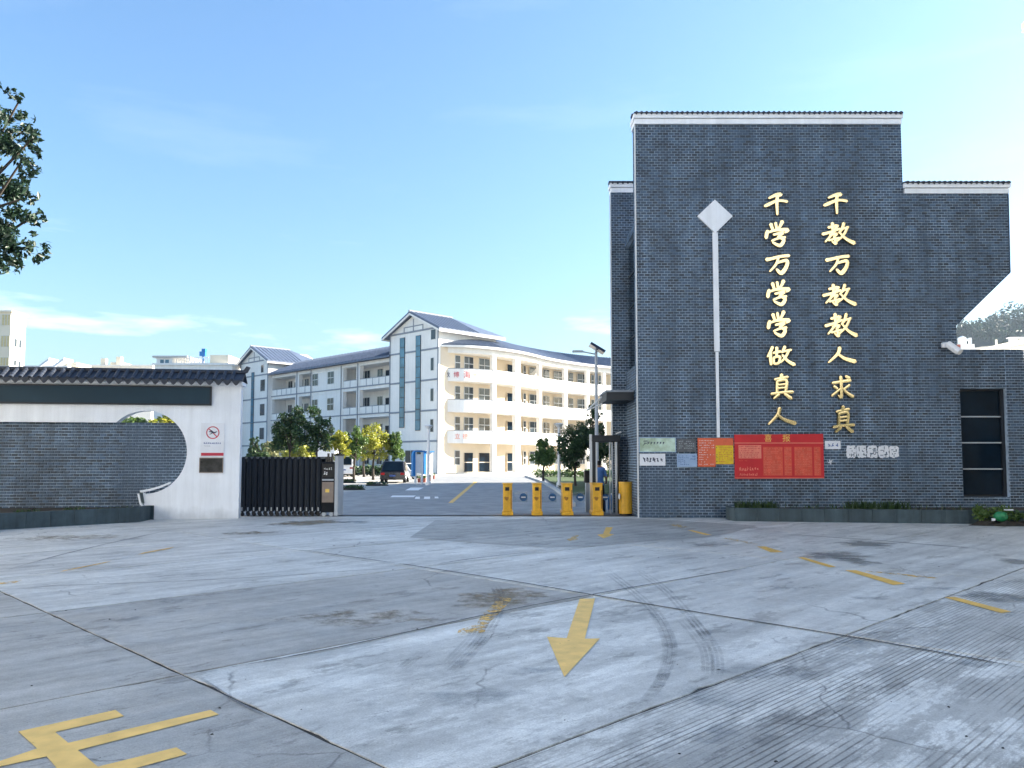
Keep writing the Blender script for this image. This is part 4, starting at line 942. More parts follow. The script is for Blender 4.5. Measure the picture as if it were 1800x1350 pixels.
# no-drone sign
def lwbox(x0, x1, y0, y1, v): a, b = FLW.hit(x1, y1, v), FLW.hit(x0, y0, v); return a[0], b[0], a[1], b[1]
u0, u1, z0, z1 = lwbox(353.5, 393.5, 743.5, 803, .02)
ns = thing('prohibition_sign', tuple(FLW.P((u0 + u1) / 2, 0, z0)), 'white sign with a red-ringed aircraft symbol on the white wall', 'sign')
FLW.part('plate', 'paper', ns, u0, u1, .004, .02, z0, z1)
mbr = MB(); uc, zc_ = (u0 + u1) / 2 - .005, z1 - (z1 - z0) * .285; r_ = .185
N = 28
vs = []; fs = []
for k in range(N):
    q = 2 * math.pi * k / N
    for rr in (r_, r_ * .84): vs.append(FLW.P(uc + rr * math.cos(q), .0225, zc_ + rr * math.sin(q)))
for k in range(N): a_, b_ = 2 * k, 2 * ((k + 1) % N); fs.append((a_, b_, b_ + 1, a_ + 1))
mbr.add(vs, fs)
q0 = FLW.P(uc + .11, .0228, zc_ + .11); q1 = FLW.P(uc - .11, .0228, zc_ - .11); w_ = (FLW.d + Vector((0, 0, -1))) * .010
mbr.quad(q0 + w_, q1 + w_, q1 - w_, q0 - w_); mbr.build('red_ring', 'sign_red', ns)
mbp = MB()
def plan(pts): mbp.add([FLW.P(uc - x, .0235, zc_ + y) for x, y in pts], [tuple(range(len(pts)))])
plan([(-.11, .02), (.06, -.02), (.12, .03), (.115, .045), (.05, .02), (-.10, .045)]); plan([(-.09, .085), (-.06, .09), (.03, .02), (-.02, .01)]); plan([(-.1, -.05), (-.08, -.055), (.03, -.005), (-.01, .01)])
mbp.build('aircraft_symbol', 'ink', ns)
rows(Frame(FLW.P(u1, 0, 0), -FLW.d, FLW.n), .0225, .08, u1 - u0 - .08, z0 + .36, z0 + .43, 1, 9, 1, 'ink_blue', ns, 'lettering', .9, 51)
rows(Frame(FLW.P(u1, 0, 0), -FLW.d, FLW.n), .0225, .10, u1 - u0 - .10, z0 + .29, z0 + .335, 1, 16, 1, 'grey_paint', ns, 'lettering', .8, 52)
FLW.part('red_strip', 'sign_red', ns, u0 + .01, u1 - .02, .0202, .026, z0 + .03, z0 + .115)
u0, u1, z0, z1 = lwbox(350.5, 392, 804.5, 831, .02)
pl = thing('metal_plaque', tuple(FLW.P((u0 + u1) / 2, 0, z0)), 'dark shiny metal plaque right under the aircraft sign', 'plaque')
FLW.part('plate', 'mirror_plaque', pl, u0 + .02, u1 - .02, .004, .022, z0 + .02, z1 - .02)
mb = MB(); e = .02
for q in ((u0, u0 + e, z0, z1), (u1 - e, u1, z0, z1), (u0 + e, u1 - e, z0, z0 + e), (u0 + e, u1 - e, z1 - e, z1)): FLW.bx(mb, q[0], q[1], .004, .03, q[2], q[3])
mb.build('rim', 'bronze_panel', pl)

# ------------------------------------------------------------------ retractable gate
GY = GATE_Y - .02
gx0, gx1 = W(421, 905, GY).x, W(565, 905, GY).x
gtop = W(500, 803, GY).z
gate = thing('retractable_gate', ((gx0 + gx1) / 2, GY + .25, 0), 'black folding school gate drawn back beside the white wall', 'gate')
nu = 14; du = (gx1 - gx0) / nu
def gate_unit(x):
    m = MB()
    for (ya, sgn) in ((GY, 1), (GY + .5, 1)):
        w = du * .93
        prof = [(-w / 2, 0), (-w / 2 * .9, -.025), (-w / 6, -.045), (w / 6, -.045), (w / 2 * .9, -.025), (w / 2, 0)]
        m.hexa([(x + a, ya + b, .14) for a, b in prof], [(x + a, ya + b, gtop - .06) for a, b in prof])
    m.build('slat', 'gate_rib', gate)
    m = MB(); m.hexa([(x - du * .33, GY - .05, gtop - .06), (x + du * .33, GY - .05, gtop - .06), (x + du * .33, GY + .5, gtop - .06), (x - du * .33, GY + .5, gtop - .06)], [(x - du * .2, GY - .01, gtop), (x + du * .2, GY - .01, gtop), (x + du * .2, GY + .46, gtop), (x - du * .2, GY + .46, gtop)])
    m.build('top_cap', 'gate_metal', gate)
    m = MB(); m.box(x - du * .43, x - du * .36, GY + .02, GY + .48, .2, gtop - .15); m.build('inner_tube', 'gate_metal', gate)
    m = MB(); m.box(x - .018, x + .018, GY - .06, GY - .028, .16, .27); m.build('clip', 'steel', gate)
    m = MB(); m.tube((x, GY - .03, .06), (x, GY + .03, .06), .058, n=10); m.tube((x, GY + .47, .06), (x, GY + .53, .06), .058, n=10); m.box(x - .03, x + .03, GY - .02, GY + .02, .06, .15); m.build('wheel', 'black', gate)
for k in range(nu): gate_unit(gx0 + du * (k + .5))
mb = MB(); mb.box(gx0, gx1, GY + .2, GY + .26, .3, .36); mb.box(gx0, gx1, GY + .2, GY + .26, gtop - .35, gtop - .29); mb.build('scissor_rail', 'gate_metal', gate)
hx0, hx1 = W(565.5, 905, GY).x, W(595, 905, GY).x
htop = W(580, 812, GY - .1).z
hd = MB().box(hx0, hx1 - .1, GY - .12, GY + .62, .12, htop).build('drive_head', 'gate_metal', gate, bevel=.02)
MB().box(hx1 - .10, hx1, GY - .14, GY + .64, .02, W(591, 801, GY).z).build('end_post', 'grey_paint', hd)
MB().box(hx0 + .03, hx1 - .13, GY - .135, GY - .121, .42, 1.03).build('bronze_cover', 'bronze_panel', hd)
MB().box(hx0 + .13, hx0 + .25, GY - .142, GY - .1355, .72, .82).build('maker_plate', 'gold_print', hd)
MB().box(hx0 + .03, hx1 - .13, GY - .135, GY - .121, 1.07, 1.12).build('grille', 'grey_paint', hd)
MB().box(hx0 + .03, hx1 - .13, GY - .132, GY - .121, 1.17, htop - .06).build('display', 'black', hd)
HF = Frame((0, GY), (1, 0), (0, -1))
rows(HF, .1335, hx0 + .07, hx1 - .16, htop - .24, htop - .16, 1, 4, 1, 'frame_light', hd, 'lettering', 1, 61)
rows(HF, .1335, hx0 + .07, hx1 - .16, htop - .40, htop - .28, 1, 4, 1, 'white_paint', hd, 'lettering', 1, 62)
mb = MB()
for k in range(4): mb.box(hx0 + .08 + k * .06, hx0 + .11 + k * .06, GY + .02, GY + .2, htop, htop + .16 + .1 * (k % 2))
mb.build('warning_fins', 'black', hd)
mb = MB()
for x in (hx0 + .08, hx1 - .2): mb.tube((x, GY - .10, .065), (x, GY, .065), .065, n=12)
mb.build('drive_wheel', 'grey_paint', hd)
MB().box(hx1 - .12, hx1 + .03, GY - .16, GY + .66, W(591, 801, GY).z + .001, W(591, 798.5, GY).z).build('post_cap', 'gate_metal', hd)

# ------------------------------------------------------------------ yellow turnstile posts with swing wings
TY = 24.55
wordt = ['leftmost', 'second from the left', 'third from the left', 'rightmost']
for i, (xa, xb) in enumerate(((883, 902), (935.5, 954), (988, 1008), (1041, 1061))):
    a, b = W(xa, 905, TY).x, W(xb, 905, TY).x; h_ = W(890, 850, TY).z
    t = thing('turnstile_post', ((a + b) / 2, TY + .1, 0), f'boxy yellow turnstile post, {wordt[i]} of the four across the gateway', 'turnstile', 'turnstile posts across the gateway')
    mb = MB(); mb.hexa([(a + .02, TY, .12), (b - .03, TY, .12), (b - .03, TY + .8, .12), (a + .02, TY + .8, .12)], [(a + .02, TY, h_ - .02), (b - .03, TY, h_ - .02), (b - .03, TY + .8, h_ - .02), (a + .02, TY + .8, h_ - .02)])
    mb.build('housing', 'yellow_box', t, bevel=.012)
    MB().box(a - .01, b, TY - .03, TY + .84, -.004, .119).build('base', 'yellow_box', t, bevel=.01)
    MB().box(a, b - .01, TY - .02, TY + .82, h_ - .019, h_ + .01).build('top_plate', 'yellow_box', t, bevel=.006)
    MB().box(a + .09, b - .12, TY - .012, TY - .001, h_ - .22, h_ - .11).build('reader_window', 'black', t)
    MB().box(b - .075, b - .045, TY - .014, TY - .001, .2, h_ - .2).build('side_groove', 'rust', t)
    mb = MB(); n = 9; cx_, cz_ = a + .13, h_ * .53
    mb.add([(cx_ + .065 * math.cos(k * 6.283 / n) * (1 + .3 * math.sin(k * 2.1)), TY - .004, cz_ + .06 * math.sin(k * 6.283 / n) * (1 + .3 * math.cos(k * 1.7))) for k in range(n)], [tuple(range(n))]); mb.build('rust_stain', 'rust', t)
    wcx, wz_ = W((920, 971, 1020, 1064)[i], 874, TY + .4).x, W(920, 874, TY + .4).z
    rr = .125 if i < 3 else .1
    if i < 3:
        wing = MB(); wing.box(b - .02, wcx + rr, TY + .395, TY + .412, wz_ - .16, wz_ + .16); wing.build('wing', 'acrylic', t)
    mb = MB(); pts_ = [(wcx + rr * math.cos(k * 6.283 / 14) * (1 if k % 3 else .9), TY + .385, wz_ + rr * math.sin(k * 6.283 / 14)) for k in range(14)]; mb.prism(pts_, (0, .008, 0)); st_ = mb.build('sticker', 'blue_sticker', t)
    mb = MB(); mb.box(wcx - .07, wcx + .07, TY + .382, TY + .3845, wz_ - .02, wz_ + .02); mb.build('sticker_print', 'paper', st_)
a, b = W(1090, 905, TY).x, W(1115, 905, TY).x
t = thing('yellow_bin', ((a + b) / 2, TY + .2, 0), 'yellow half-round bin against the gatehouse corner', 'bin')
mb = MB(); prof = []
h_ = W(1100, 848, TY).z; n = 20; rad = (b - a) / 2; cx_ = (a + b) / 2
ring = [(cx_ + rad * math.cos(6.283 * k / n), TY + .25 + .2 * math.sin(6.283 * k / n)) for k in range(n)]
mb.hexa([(x, y, .04) for x, y in ring], [(x, y, h_ - .03) for x, y in ring]); mb.build('shell', 'yellow_box', t)
mb = MB(); mb.hexa([(cx_ + (x - cx_) * 1.04, TY + .25 + (y - TY - .25) * 1.04, h_ - .029) for x, y in ring], [(x, y, h_ + .01) for x, y in ring]); mb.build('lid', 'yellow_box', t)
mb = MB(); mb.hexa([(cx_ + (x - cx_) * .92, TY + .25 + (y - TY - .25) * .92, -.004) for x, y in ring], [(cx_ + (x - cx_) * .92, TY + .25 + (y - TY - .25) * .92, .039) for x, y in ring]); mb.build('foot', 'black', t)
mb = MB(); mb.ball((a - .005, TY + .1, W(1090, 873, TY).z), .1, .35, .5, 1); mb.build('lamp_dome', 'white_paint', t)
# ------------------------------------------------------------------ walk-through arch
AY = 25.4
t = thing('walk_through_arch', (W(1066, 905, AY).x, AY, 0), 'dark metal walk-through detector arch with pale posts at the side entrance', 'arch')
ax0, ax1, az0, az1 = W(1040, 900, AY).x, W(1092, 900, AY).x, W(1066, 777, AY).z, W(1066, 765, AY).z
MB().box(ax0, ax1, AY, AY + .5, az0, az1).build('header', 'frame_dark', t, bevel=.015)
for x0, x1 in ((ax0 + .03, ax0 + .14), (ax1 - .11, ax1 - .03)): MB().box(x0, x1, AY + .02, AY + .48, -.02, az0 - .001).build('side_panel', 'frame_dark', t)
for x0, x1 in ((ax0 - .05, ax0 + .028), (ax0 + .141, ax0 + .19), (ax1 - .18, ax1 - .112), (ax1 - .36, ax1 - .33)): MB().box(x0, x1, AY + .0, AY + .1, -.02, az1 + (.03 if x0 < ax0 else -.221)).build('post', 'frame_light', t)
mb = MB(); mb.tube((ax1 - .15, AY - .06, az1 + .04), (ax1 + .02, AY - .02, az1 + .1), .025); mb.build('warning_lamp', 'white_paint', t)
# small stand with a dark box beside the arch
sx = W(1036, 880, 26.2).x
t = thing('reader_stand', (sx, 26.2, 0), 'dark box on a grey stand left of the walk-through arch', 'stand')
MB().box(sx - .13, sx + .10, 26.1, 26.3, -.02, .95).build('stand', 'grey_paint', t); MB().box(sx - .17, sx + .12, 26.05, 26.32, .951, 1.35).build('box', 'black', t, bevel=.02)
for i, (px_, w_) in enumerate(((1058, .26), (1076, .3))):
    p = W(px_, 885, 27.5)
    t = thing('water_jug', (p.x, 27.5, 0), ('blue bottle with pale foot behind the third turnstile', 'blue bottles piled inside the side entrance')[i] if i else 'blue water bottle standing behind the fourth turnstile post', 'bottle')
    mb = MB(); mb.tube((p.x, 27.5, -.03), (p.x, 27.5, .38), w_ / 2, w_ / 2, 12); mb.tube((p.x, 27.5, .38), (p.x, 27.5, .5), w_ / 2, .04, 12); mb.build('body', 'blue_sticker', t)
    mb = MB(); mb.tube((p.x, 27.5, .5), (p.x, 27.5, .55), .04, .04, 8); mb.build('cap', 'white_paint', t)
# ------------------------------------------------------------------ person going in
def person(base, h, label):
    t = thing('person', tuple(base), label, 'person'); s = h / 1.72
    V = [(0, 0, .95), (0, 0, 1.12), (0, .01, 1.30), (0, .015, 1.44), (0, .02, 1.51), (0, .03, 1.57), (0, .035, 1.64), (0, .03, 1.70),           # spine 0-7
         (-.17, .0, 1.42), (-.25, .0, 1.16), (-.24, .10, .93), (-.235, .13, .85),          # left arm 8-11
         (.17, .0, 1.42), (.24, .02, 1.16), (.19, .20, 1.00), (.15, .27, .97),             # right arm 12-15
         (-.09, .0, .90), (-.10, .03, .50), (-.10, -.04, .10), (-.10, .12, .03),           # left leg 16-19
         (.09, .0, .90), (.11, .10, .50), (.11, .12, .09), (.11, .28, .03)]                # right leg 20-23
    RD = [.15, .145, .155, .12, .055, .065, .085, .06, .06, .045, .035, .030, .06, .045, .035, .030, .085, .062, .045, .035, .085, .062, .045, .035]
    E_ = [(0, 1), (1, 2), (2, 3), (3, 4), (4, 5), (5, 6), (6, 7), (3, 8), (8, 9), (9, 10), (10, 11), (3, 12), (12, 13), (13, 14), (14, 15), (0, 16), (16, 17), (17, 18), (18, 19), (0, 20), (20, 21), (21, 22), (22, 23)]
    for hand, d in ((11, Vector((0, .3, -1))), (15, Vector((-.4, .8, -.3)))):
        d.normalize(); side = d.cross(Vector((1, 0, 0) if hand == 11 else (0, 0, 1))).normalized()
        for k, L_ in enumerate((.075, .09, .085, .07)):
            o_ = side * (k - 1.5) * .019; a = Vector(V[hand]) + o_ * .8 + d * .035; b = a + d * L_ * .55; c = b + d * L_ * .4 + Vector((0, .012, -.01))
            i0 = len(V); V += [tuple(a), tuple(b), tuple(c)]; RD += [.010, .009, .008]; E_ += [(hand, i0), (i0, i0 + 1), (i0 + 1, i0 + 2)]
        a = Vector(V[hand]) + side * .036; b = a + d * .04 + side * .015; i0 = len(V); V += [tuple(a), tuple(b)]; RD += [.011, .010]; E_ += [(hand, i0), (i0, i0 + 1)]
    me = bpy.data.meshes.new('body'); me.from_pydata([(x * s, y * s, z * s) for x, y, z in V], E_, [])
    o = bpy.data.objects.new('body', me); COL.objects.link(o)
    sk = o.modifiers.new('skin', 'SKIN'); sk.use_smooth_shade = True
    for i, r_ in enumerate(RD):
        v = me.skin_vertices[0].data[i]; k = 1.0
        v.radius = (r_ * s * (1.12 if i in (1, 2, 3) else 1), r_ * s * (.78 if i < 4 else 1)); v.use_root = (i == 0)
    sb = o.modifiers.new('sub', 'SUBSURF'); sb.levels = 2; sb.render_levels = 2
    dg = bpy.context.evaluated_depsgraph_get(); nm = bpy.data.meshes.new_from_object(o.evaluated_get(dg))
    o.modifiers.clear(); old = o.data; o.data = nm; bpy.data.meshes.remove(old)
    nm.materials.clear()
    for m_ in ('skin', 'shirt_blue', 'trousers', 'hair', 'black'): nm.materials.append(MAT[m_])
    for p in nm.polygons:
        c = p.center / s; armx = abs(c.x) > .19
        if c.z > 1.50 and (c.y < .05 and c.z > 1.545 or c.z > 1.67): p.material_index = 3
        elif c.z > 1.475: p.material_index = 0
        elif armx and c.z < 1.18: p.material_index = 0
        elif c.y > .17 and c.z > .8 and c.z < 1.1: p.material_index = 0
        elif c.z > .90: p.material_index = 1
        elif c.z > .07: p.material_index = 2
        else: p.material_index = 4
    o.parent = t; o.rotation_euler = (0, 0, R(-25)); return t
pp = G(1052, 897); pp = W(1053, 880, 26.1); 
person((pp.x, 26.1, -.02), 1.72, 'person in a blue shirt walking in through the side entrance, seen from behind')

# ------------------------------------------------------------------ school building
q2 = math.sqrt(.5)
CX = Vector((W(770, 800, 96.0).x, 96.0, 0))          # right front corner of the gabled block
sch = thing('school_building', (CX.x, CX.y + 6, 0), 'white four-storey school block with grey gabled stair towers and a curved sunlit wing', 'building')
FT = Frame(CX, (-1, 1), (-1, -1))                    # gable front, u to the left and back
FS = Frame(CX, (1, 1), (1, -1))                      # its right flank
TWD, TDP = 9.9, 9.6
def win(fr, u0, u1, z0, z1, v=0.0, par=None, glass='glass_school', frame='frame_light', bars=1, rows_=1, depth=.06):
    o = fr.part('window', frame, par or sch, u0, u1, v + .002, v + depth, z0, z1)
    nu_ = bars + 1
    for k in range(nu_):
        for r_ in range(rows_):
            a = u0 + (u1 - u0) * k / nu_ + .05; b = u0 + (u1 - u0) * (k + 1) / nu_ - .05
            c = z0 + (z1 - z0) * r_ / rows_ + .05; d = z0 + (z1 - z0) * (r_ + 1) / rows_ - .05
            fr.part('pane', glass, o, a, b, v + depth + .001, v + depth + .02, c, d)
    return o
def tiled_roof(name, pts4, ov, matn='school_roof'):
    pass
def stair_tower(fr, fs, wd, dp, ez, pz, strips, wins, side_win=None):
    mb = MB(); fr.poly(mb, [(0, 0), (0, ez), (wd / 2, pz - .25), (wd, ez), (wd, 0)], 0, -dp); mb.build('tower_wall', 'school_white', sch)
    # roof: two slopes, back end hipped
    ov = .9; sl = (pz - ez) / (wd / 2)
    def rp(u, v, dz=0): 
        zr = pz - abs(u - wd / 2) * sl
        return fr.P(u, v, zr + dz)
    for sgn in (0, 1):
        ue = -ov if sgn == 0 else wd + ov; um = wd / 2
        A, B, C_, D = rp(ue, .7), rp(um, .7), rp(um, -dp + 3.2), rp(ue, -dp - ov)
        mb = MB(); mb.hexa([A, B, C_, D], [p + Vector((0, 0, .22)) for p in (A, B, C_, D)]); mb.build('tower_roof', 'school_roof', sch)
        mb = MB(); mb.hexa([A - Vector((0, 0, .25)), B - Vector((0, 0, .25)), rp(um, .62, -.25), rp(ue, .62, -.25)], [A - Vector((0, 0, .01)), B - Vector((0, 0, .01)), rp(um, .62, -.01), rp(ue, .62, -.01)]); mb.build('barge_board', 'school_white', sch)
        mb = MB(); mb.hexa([A - Vector((0, 0, .22)), D - Vector((0, 0, .22)), D - Vector((0, 0, .01)), A - Vector((0, 0, .01))], [p + fr.d * (.1 if sgn == 0 else -.1) for p in (A - Vector((0, 0, .22)), D - Vector((0, 0, .22)), D - Vector((0, 0, .01)), A - Vector((0, 0, .01)))]); mb.build('eave_board', 'school_white', sch)
        # seams of the roof tiles running down the slope
        mb = MB(); n = int(dp / .9)
        for k in range(n):
            v_ = .5 - (dp - 2.6) * k / n
            mb.tube(rp(ue, v_, .24), rp(um, v_, .24), .07, n=5)
        o = mb.build('tile_ridges', 'school_roof', sch); o['kind'] = 'stuff'
    P0, P1, P2 = rp(wd / 2, -dp + 3.2), rp(-ov, -dp - ov), rp(wd + ov, -dp - ov)
    mb = MB(); mb.hexa([P1, P2, P0], [p + Vector((0, 0, .21)) for p in (P1, P2, P0)]); mb.build('hip_roof', 'school_roof', sch)
    mb = MB(); mb.tube(rp(wd / 2, .75, .25), rp(wd / 2, -dp + 3.2, .25), .16, n=6); mb.build('ridge', 'school_trim', sch)
    # grey string courses and half-timber pattern
    def band(u0, u1, z0, z1): fr.part('string_course', 'school_trim', sch, u0, u1, .003, .05, z0, z1)
    for zb in (ez - .12, 15.15, 11.35, 7.6, 3.85): band(0, wd, zb, zb + .22)
    band(0, .2, 0, ez - .13); band(wd - .2, wd, 0, ez - .13)
    band(wd * .30, wd * .70, ez + .62, ez + .75); band(wd * .30, wd * .315, ez + .1, ez + .61); band(wd * .685, wd * .70, ez + .1, ez + .61); band(wd * .492, wd * .508, ez + .1, ez + .61); band(wd * .492, wd * .508, ez + .76, pz - .7)
    for (u0, u1, z0, z1) in strips:
        o = fr.part('strip_window', 'frame_dark', sch, u0, u1, .052, .08, z0, z1); n = 9
        for k in range(n):
            c, d = z0 + (z1 - z0) * k / n + .05, z0 + (z1 - z0) * (k + 1) / n - .05
            fr.part('pane', 'glass_blue', o, u0 + .07, u1 - .07, .081, .1, c, d)
    for (u0, u1, z0, z1) in wins: win(fr, u0, u1, z0, z1, bars=0, v=.0)
EZ, PZ = 17.8, 20.1
uA0, uA1 = FT.hit(740, 660)[0], FT.hit(731, 660)[0]; uB0, uB1 = FT.hit(712, 660)[0], FT.hit(703, 660)[0]
stair_tower(FT, FS, TWD, TDP, EZ, PZ, [(uA0, uA1, FT.hit(735, 757)[1], FT.hit(735, 590)[1]), (uB0, uB1, FT.hit(707, 752)[1], FT.hit(707, 594)[1])],
            [(FT.hit(763, 640)[0], FT.hit(757.5, 640)[0], z0, z0 + 1.6) for z0 in (12.55, 8.8, 5.05)] + [(FT.hit(766.5, 590)[0], FT.hit(758, 590)[0], FT.hit(762, 597)[1], FT.hit(762, 579)[1])])
# entrance recess on the ground floor of the tower
win(FT, 3.0, 6.4, 0.3, 2.9, glass='glass_school', bars=2)
# left wing
OW = FT.P(TWD, -.6, 0)
FW = Frame(OW, (-1, 1), (-1, -1)); WL = 32.0
fl = [11.65, 7.85, 4.05, 0.1]; EAV = 15.05
bays = [(0.25, 7.5, 'open'), (8.3, 11.6, 'open'), (12.4, 19.8, 'wall'), (20.3, 23.6, 'open'), (24.6, 31.8, 'open')]
FW.part('rear_wall', 'school_white', sch, 0, WL, -2.5, -9, 0, EAV)
for a in (0, 7.5, 11.6, 19.8, 23.6, 31.8):
    b = {0: .25, 7.5: 8.3, 11.6: 12.4, 19.8: 20.3, 23.6: 24.6, 31.8: 32.0}[a]; FW.part('pillar', 'school_white', sch, a, b, .12, -.5, 0, EAV - .5)
FW.part('eave_beam', 'school_white', sch, 0, WL, .1, -2.5, EAV - .5, EAV)
for zf in fl[:3]:
    FW.part('floor_slab', 'school_white', sch, 0, WL, .06, -2.5, zf - .45, zf)
    FW.part('string_course', 'school_trim', sch, 0, WL, .063, .15, zf - .06, zf + .10)
for a, b, kind in bays:
    for zf in fl:
        up = zf > 1
        if kind == 'open':
            if up:
                FW.part('parapet', 'school_white', sch, a, b, .03, -.12, zf + .11, zf + 1.02)
                FW.part('handrail', 'school_trim', sch, a, b, .05, -.14, zf + 1.022, zf + 1.10)
                n = max(2, round((b - a) / 1.55))
                for k in range(1, n): u = a + (b - a) * k / n; FW.part('parapet_joint', 'school_trim', sch, u - .05, u + .05, .032, .06, zf + .11, zf + 1.02)
            n = 4 if b - a > 5 else 2
            for k in range(n):
                u = a + .5 + (b - a - .6) * k / n
                if k % 3 == 2: win(FW, u, u + 1.0, zf + .02, zf + 2.3, -2.5, bars=0, glass='glass_dark', frame='school_trim')
                else: win(FW, u, u + 1.25, zf + .95, zf + 2.6, -2.5, bars=1, glass='glass_school')
        else:
            FW.part('wall_bay', 'school_white', sch, a, b, 0.0, -2.5, zf - (.0 if zf < 1 else .0) + (.002 if up else 0), zf + 3.35 if zf < 11 else EAV - .5)
            for u0_, u1_ in ((FW.hit(587, 690)[0], FW.hit(576, 690)[0]), (FW.hit(559, 690)[0], FW.hit(548, 690)[0])):
                win(FW, u0_, u1_, zf + .9, zf + 2.7, 0.0, bars=1, rows_=2)
for u_ in (7.9, 12.0, 20.05, 24.1):
    mb = MB(); mb.tube(FW.P(u_, .2, 0), FW.P(u_, .2, EAV - .1), .07, n=6); mb.build('downpipe', 'school_trim', sch)
# wing roof
rz_ = EAV + 2.4
A, B, C_, D = FW.P(-.2, .9, EAV - .05), FW.P(WL, .9, EAV - .05), FW.P(WL, -4.5, rz_), FW.P(-.2, -4.5, rz_)
mb = MB(); mb.hexa([A, B, C_, D], [p + Vector((0, 0, .22)) for p in (A, B, C_, D)]); mb.build('wing_roof', 'school_roof', sch)
A2, B2 = FW.P(-.2, -10, EAV - .05), FW.P(WL, -10, EAV - .05)
mb = MB(); mb.hexa([A2, B2, C_, D], [p + Vector((0, 0, .22)) for p in (A2, B2, C_, D)]); mb.build('wing_roof', 'school_roof', sch)
mb = MB(); n = 40
for k in range(n):
    u = WL * (k + .5) / n; mb.tube(FW.P(u, .92, EAV + .2), FW.P(u, -4.4, rz_ + .2), .07, n=5)
o = mb.build('tile_ridges', 'school_roof', sch); o['kind'] = 'stuff'
# second stair tower at the far end
O2 = FW.P(WL + .05, .7, 0); FT2 = Frame(O2, (-1, 1), (-1, -1))
stair_tower(FT2, None, 9.4, 9.6, 17.6, 19.9, [(FT2.hit(447, 690)[0], FT2.hit(442, 690)[0], 3.4, 15.9)], [(FT2.hit(467, 640)[0], FT2.hit(459, 640)[0], z0, z0 + 1.9) for z0 in (12.6, 8.7, 4.9, .9)] + [(FT2.hit(464, 640)[0], FT2.hit(459.5, 640)[0], 15.6, 16.9)])
# ---- curved wing
PATH = [Vector((x, y, 0)) for x, y in ((-8.95, 97.0), (-7.2, 97.05), (-5.4, 97.5), (-3.0, 98.9), (-1.0, 100.8), (.8, 103.0), (2.4, 105.6), (4.2, 108.8), (6.6, 112.2), (9.6, 115.6), (13.0, 118.6), (17.0, 121.2), (22.5, 123.6), (28.0, 125.2))]
def smooth_path(P, m=4):
    out = []
    for i in range(len(P) - 1):
        a, b, c, d = P[max(i - 1, 0)], P[i], P[i + 1], P[min(i + 2, len(P) - 1)]
        for j in range(m): t = j / m; out.append(0.5 * (2 * b + (c - a) * t + (2 * a - 5 * b + 4 * c - d) * t * t + (3 * b - a - 3 * c + d) * t ** 3))
    return out + [P[-1]]
SP = smooth_path(PATH)
NR = []
for i in range(len(SP)):
    d = (SP[min(i + 1, len(SP) - 1)] - SP[max(i - 1, 0)]).normalized(); NR.append(Vector((d.y, -d.x, 0)))
def ribbon(o0, o1, z0, z1, z0b=None, z1b=None, i0=0, i1=None):
    """solid following the curve between offsets o0 (front) and o1 (back)"""
    mb = MB(); i1 = len(SP) - 1 if i1 is None else i1; vs = []; fs = []
    for i in range(i0, i1 + 1):
        f, b = SP[i] + NR[i] * o0, SP[i] + NR[i] * o1
        vs += [(f.x, f.y, z0), (f.x, f.y, z1), (b.x, b.y, z1 if z1b is None else z1b), (b.x, b.y, z0 if z0b is None else z0b)]
    n = i1 - i0 + 1
    for i in range(n - 1):
        a = 4 * i; b = a + 4
        fs += [(a, b, b + 1, a + 1), (a + 1, b + 1, b + 2, a + 2), (a + 2, b + 2, b + 3, a + 3), (a + 3, b + 3, b, a)]
    fs += [(0, 1, 2, 3), (4 * n - 4, 4 * n - 1, 4 * n - 2, 4 * n - 3)]
    return mb.add(vs, fs)
cfl = [11.85, 8.05, 4.25, .1]; CE = 15.55
ribbon(-2.4, -9, 0, CE - .1).build('curved_rear_wall', 'school_cream', sch)
for zf in cfl[:3]:
    ribbon(0, -2.4, zf - .55, zf).build('curved_floor_slab', 'school_white', sch)
    ribbon(.03, -.17, zf - .50, zf + 1.06).build('curved_parapet', 'school_white', sch)
    ribbon(.06, .031, zf + .98, zf + 1.065, i1=14).build('handrail', 'school_trim', sch)
ribbon(.02, -2.4, CE - .75, CE - .02).build('curved_eave_beam', 'school_white', sch)
ribbon(.7, .5, CE - .12, CE + .12).build('gutter', 'school_white', sch)
ribbon(.65, -4.6, CE + .0, CE + .22, CE + 2.1, CE + 2.3).build('curved_roof', 'school_roof', sch)
ribbon(-4.61, -9.4, CE + 2.1, CE + 2.3, CE + .0, CE + .2).build('curved_roof', 'school_roof', sch)
mb = MB()
for i in range(0, len(SP) - 1):
    for t in (.0, .33, .66):
        c = SP[i].lerp(SP[i + 1], t); n_ = NR[i].lerp(NR[i + 1], t)
        a, b = c + n_ * .68, c + n_ * -4.5; mb.tube((a.x, a.y, CE + .24), (b.x, b.y, CE + 2.3), .06, n=5)
o = mb.build('tile_ridges', 'school_roof', sch); o['kind'] = 'stuff'
ribbon(.15, -9.2, -.05, .10).build('plinth', 'kerb', sch)
def at_px(px, off, z):
    best = None
    for i in range(len(SP) - 1):
        a, b = SP[i] + NR[i] * off, SP[i + 1] + NR[i + 1] * off
        pa, pb = PXof((a.x, a.y, z)), PXof((b.x, b.y, z))
        if min(pa, pb) <= px <= max(pa, pb) and best is None:
            t = (px - pa) / (pb - pa); best = (a.lerp(b, t), (b - a).normalized(), NR[i].lerp(NR[i + 1], t).normalized())
    return best
for px_, w_ in ((773, .5), (868, .55), (909, 1.0), (949, .55), (994, .55), (1033, .5), (1062, .5)):
    r_ = at_px(px_, -.05, 8)
    if not r_: continue
    c, d, n_ = r_; fr = Frame(c, d, n_); fr.part('pillar', 'school_white', sch, -w_ / 2, w_ / 2, .16, -.4, 0, CE - .74)
FS.part('flank_wall', 'school_cream', sch, .3, TDP - .2, .003, .04, .1, CE - .1)
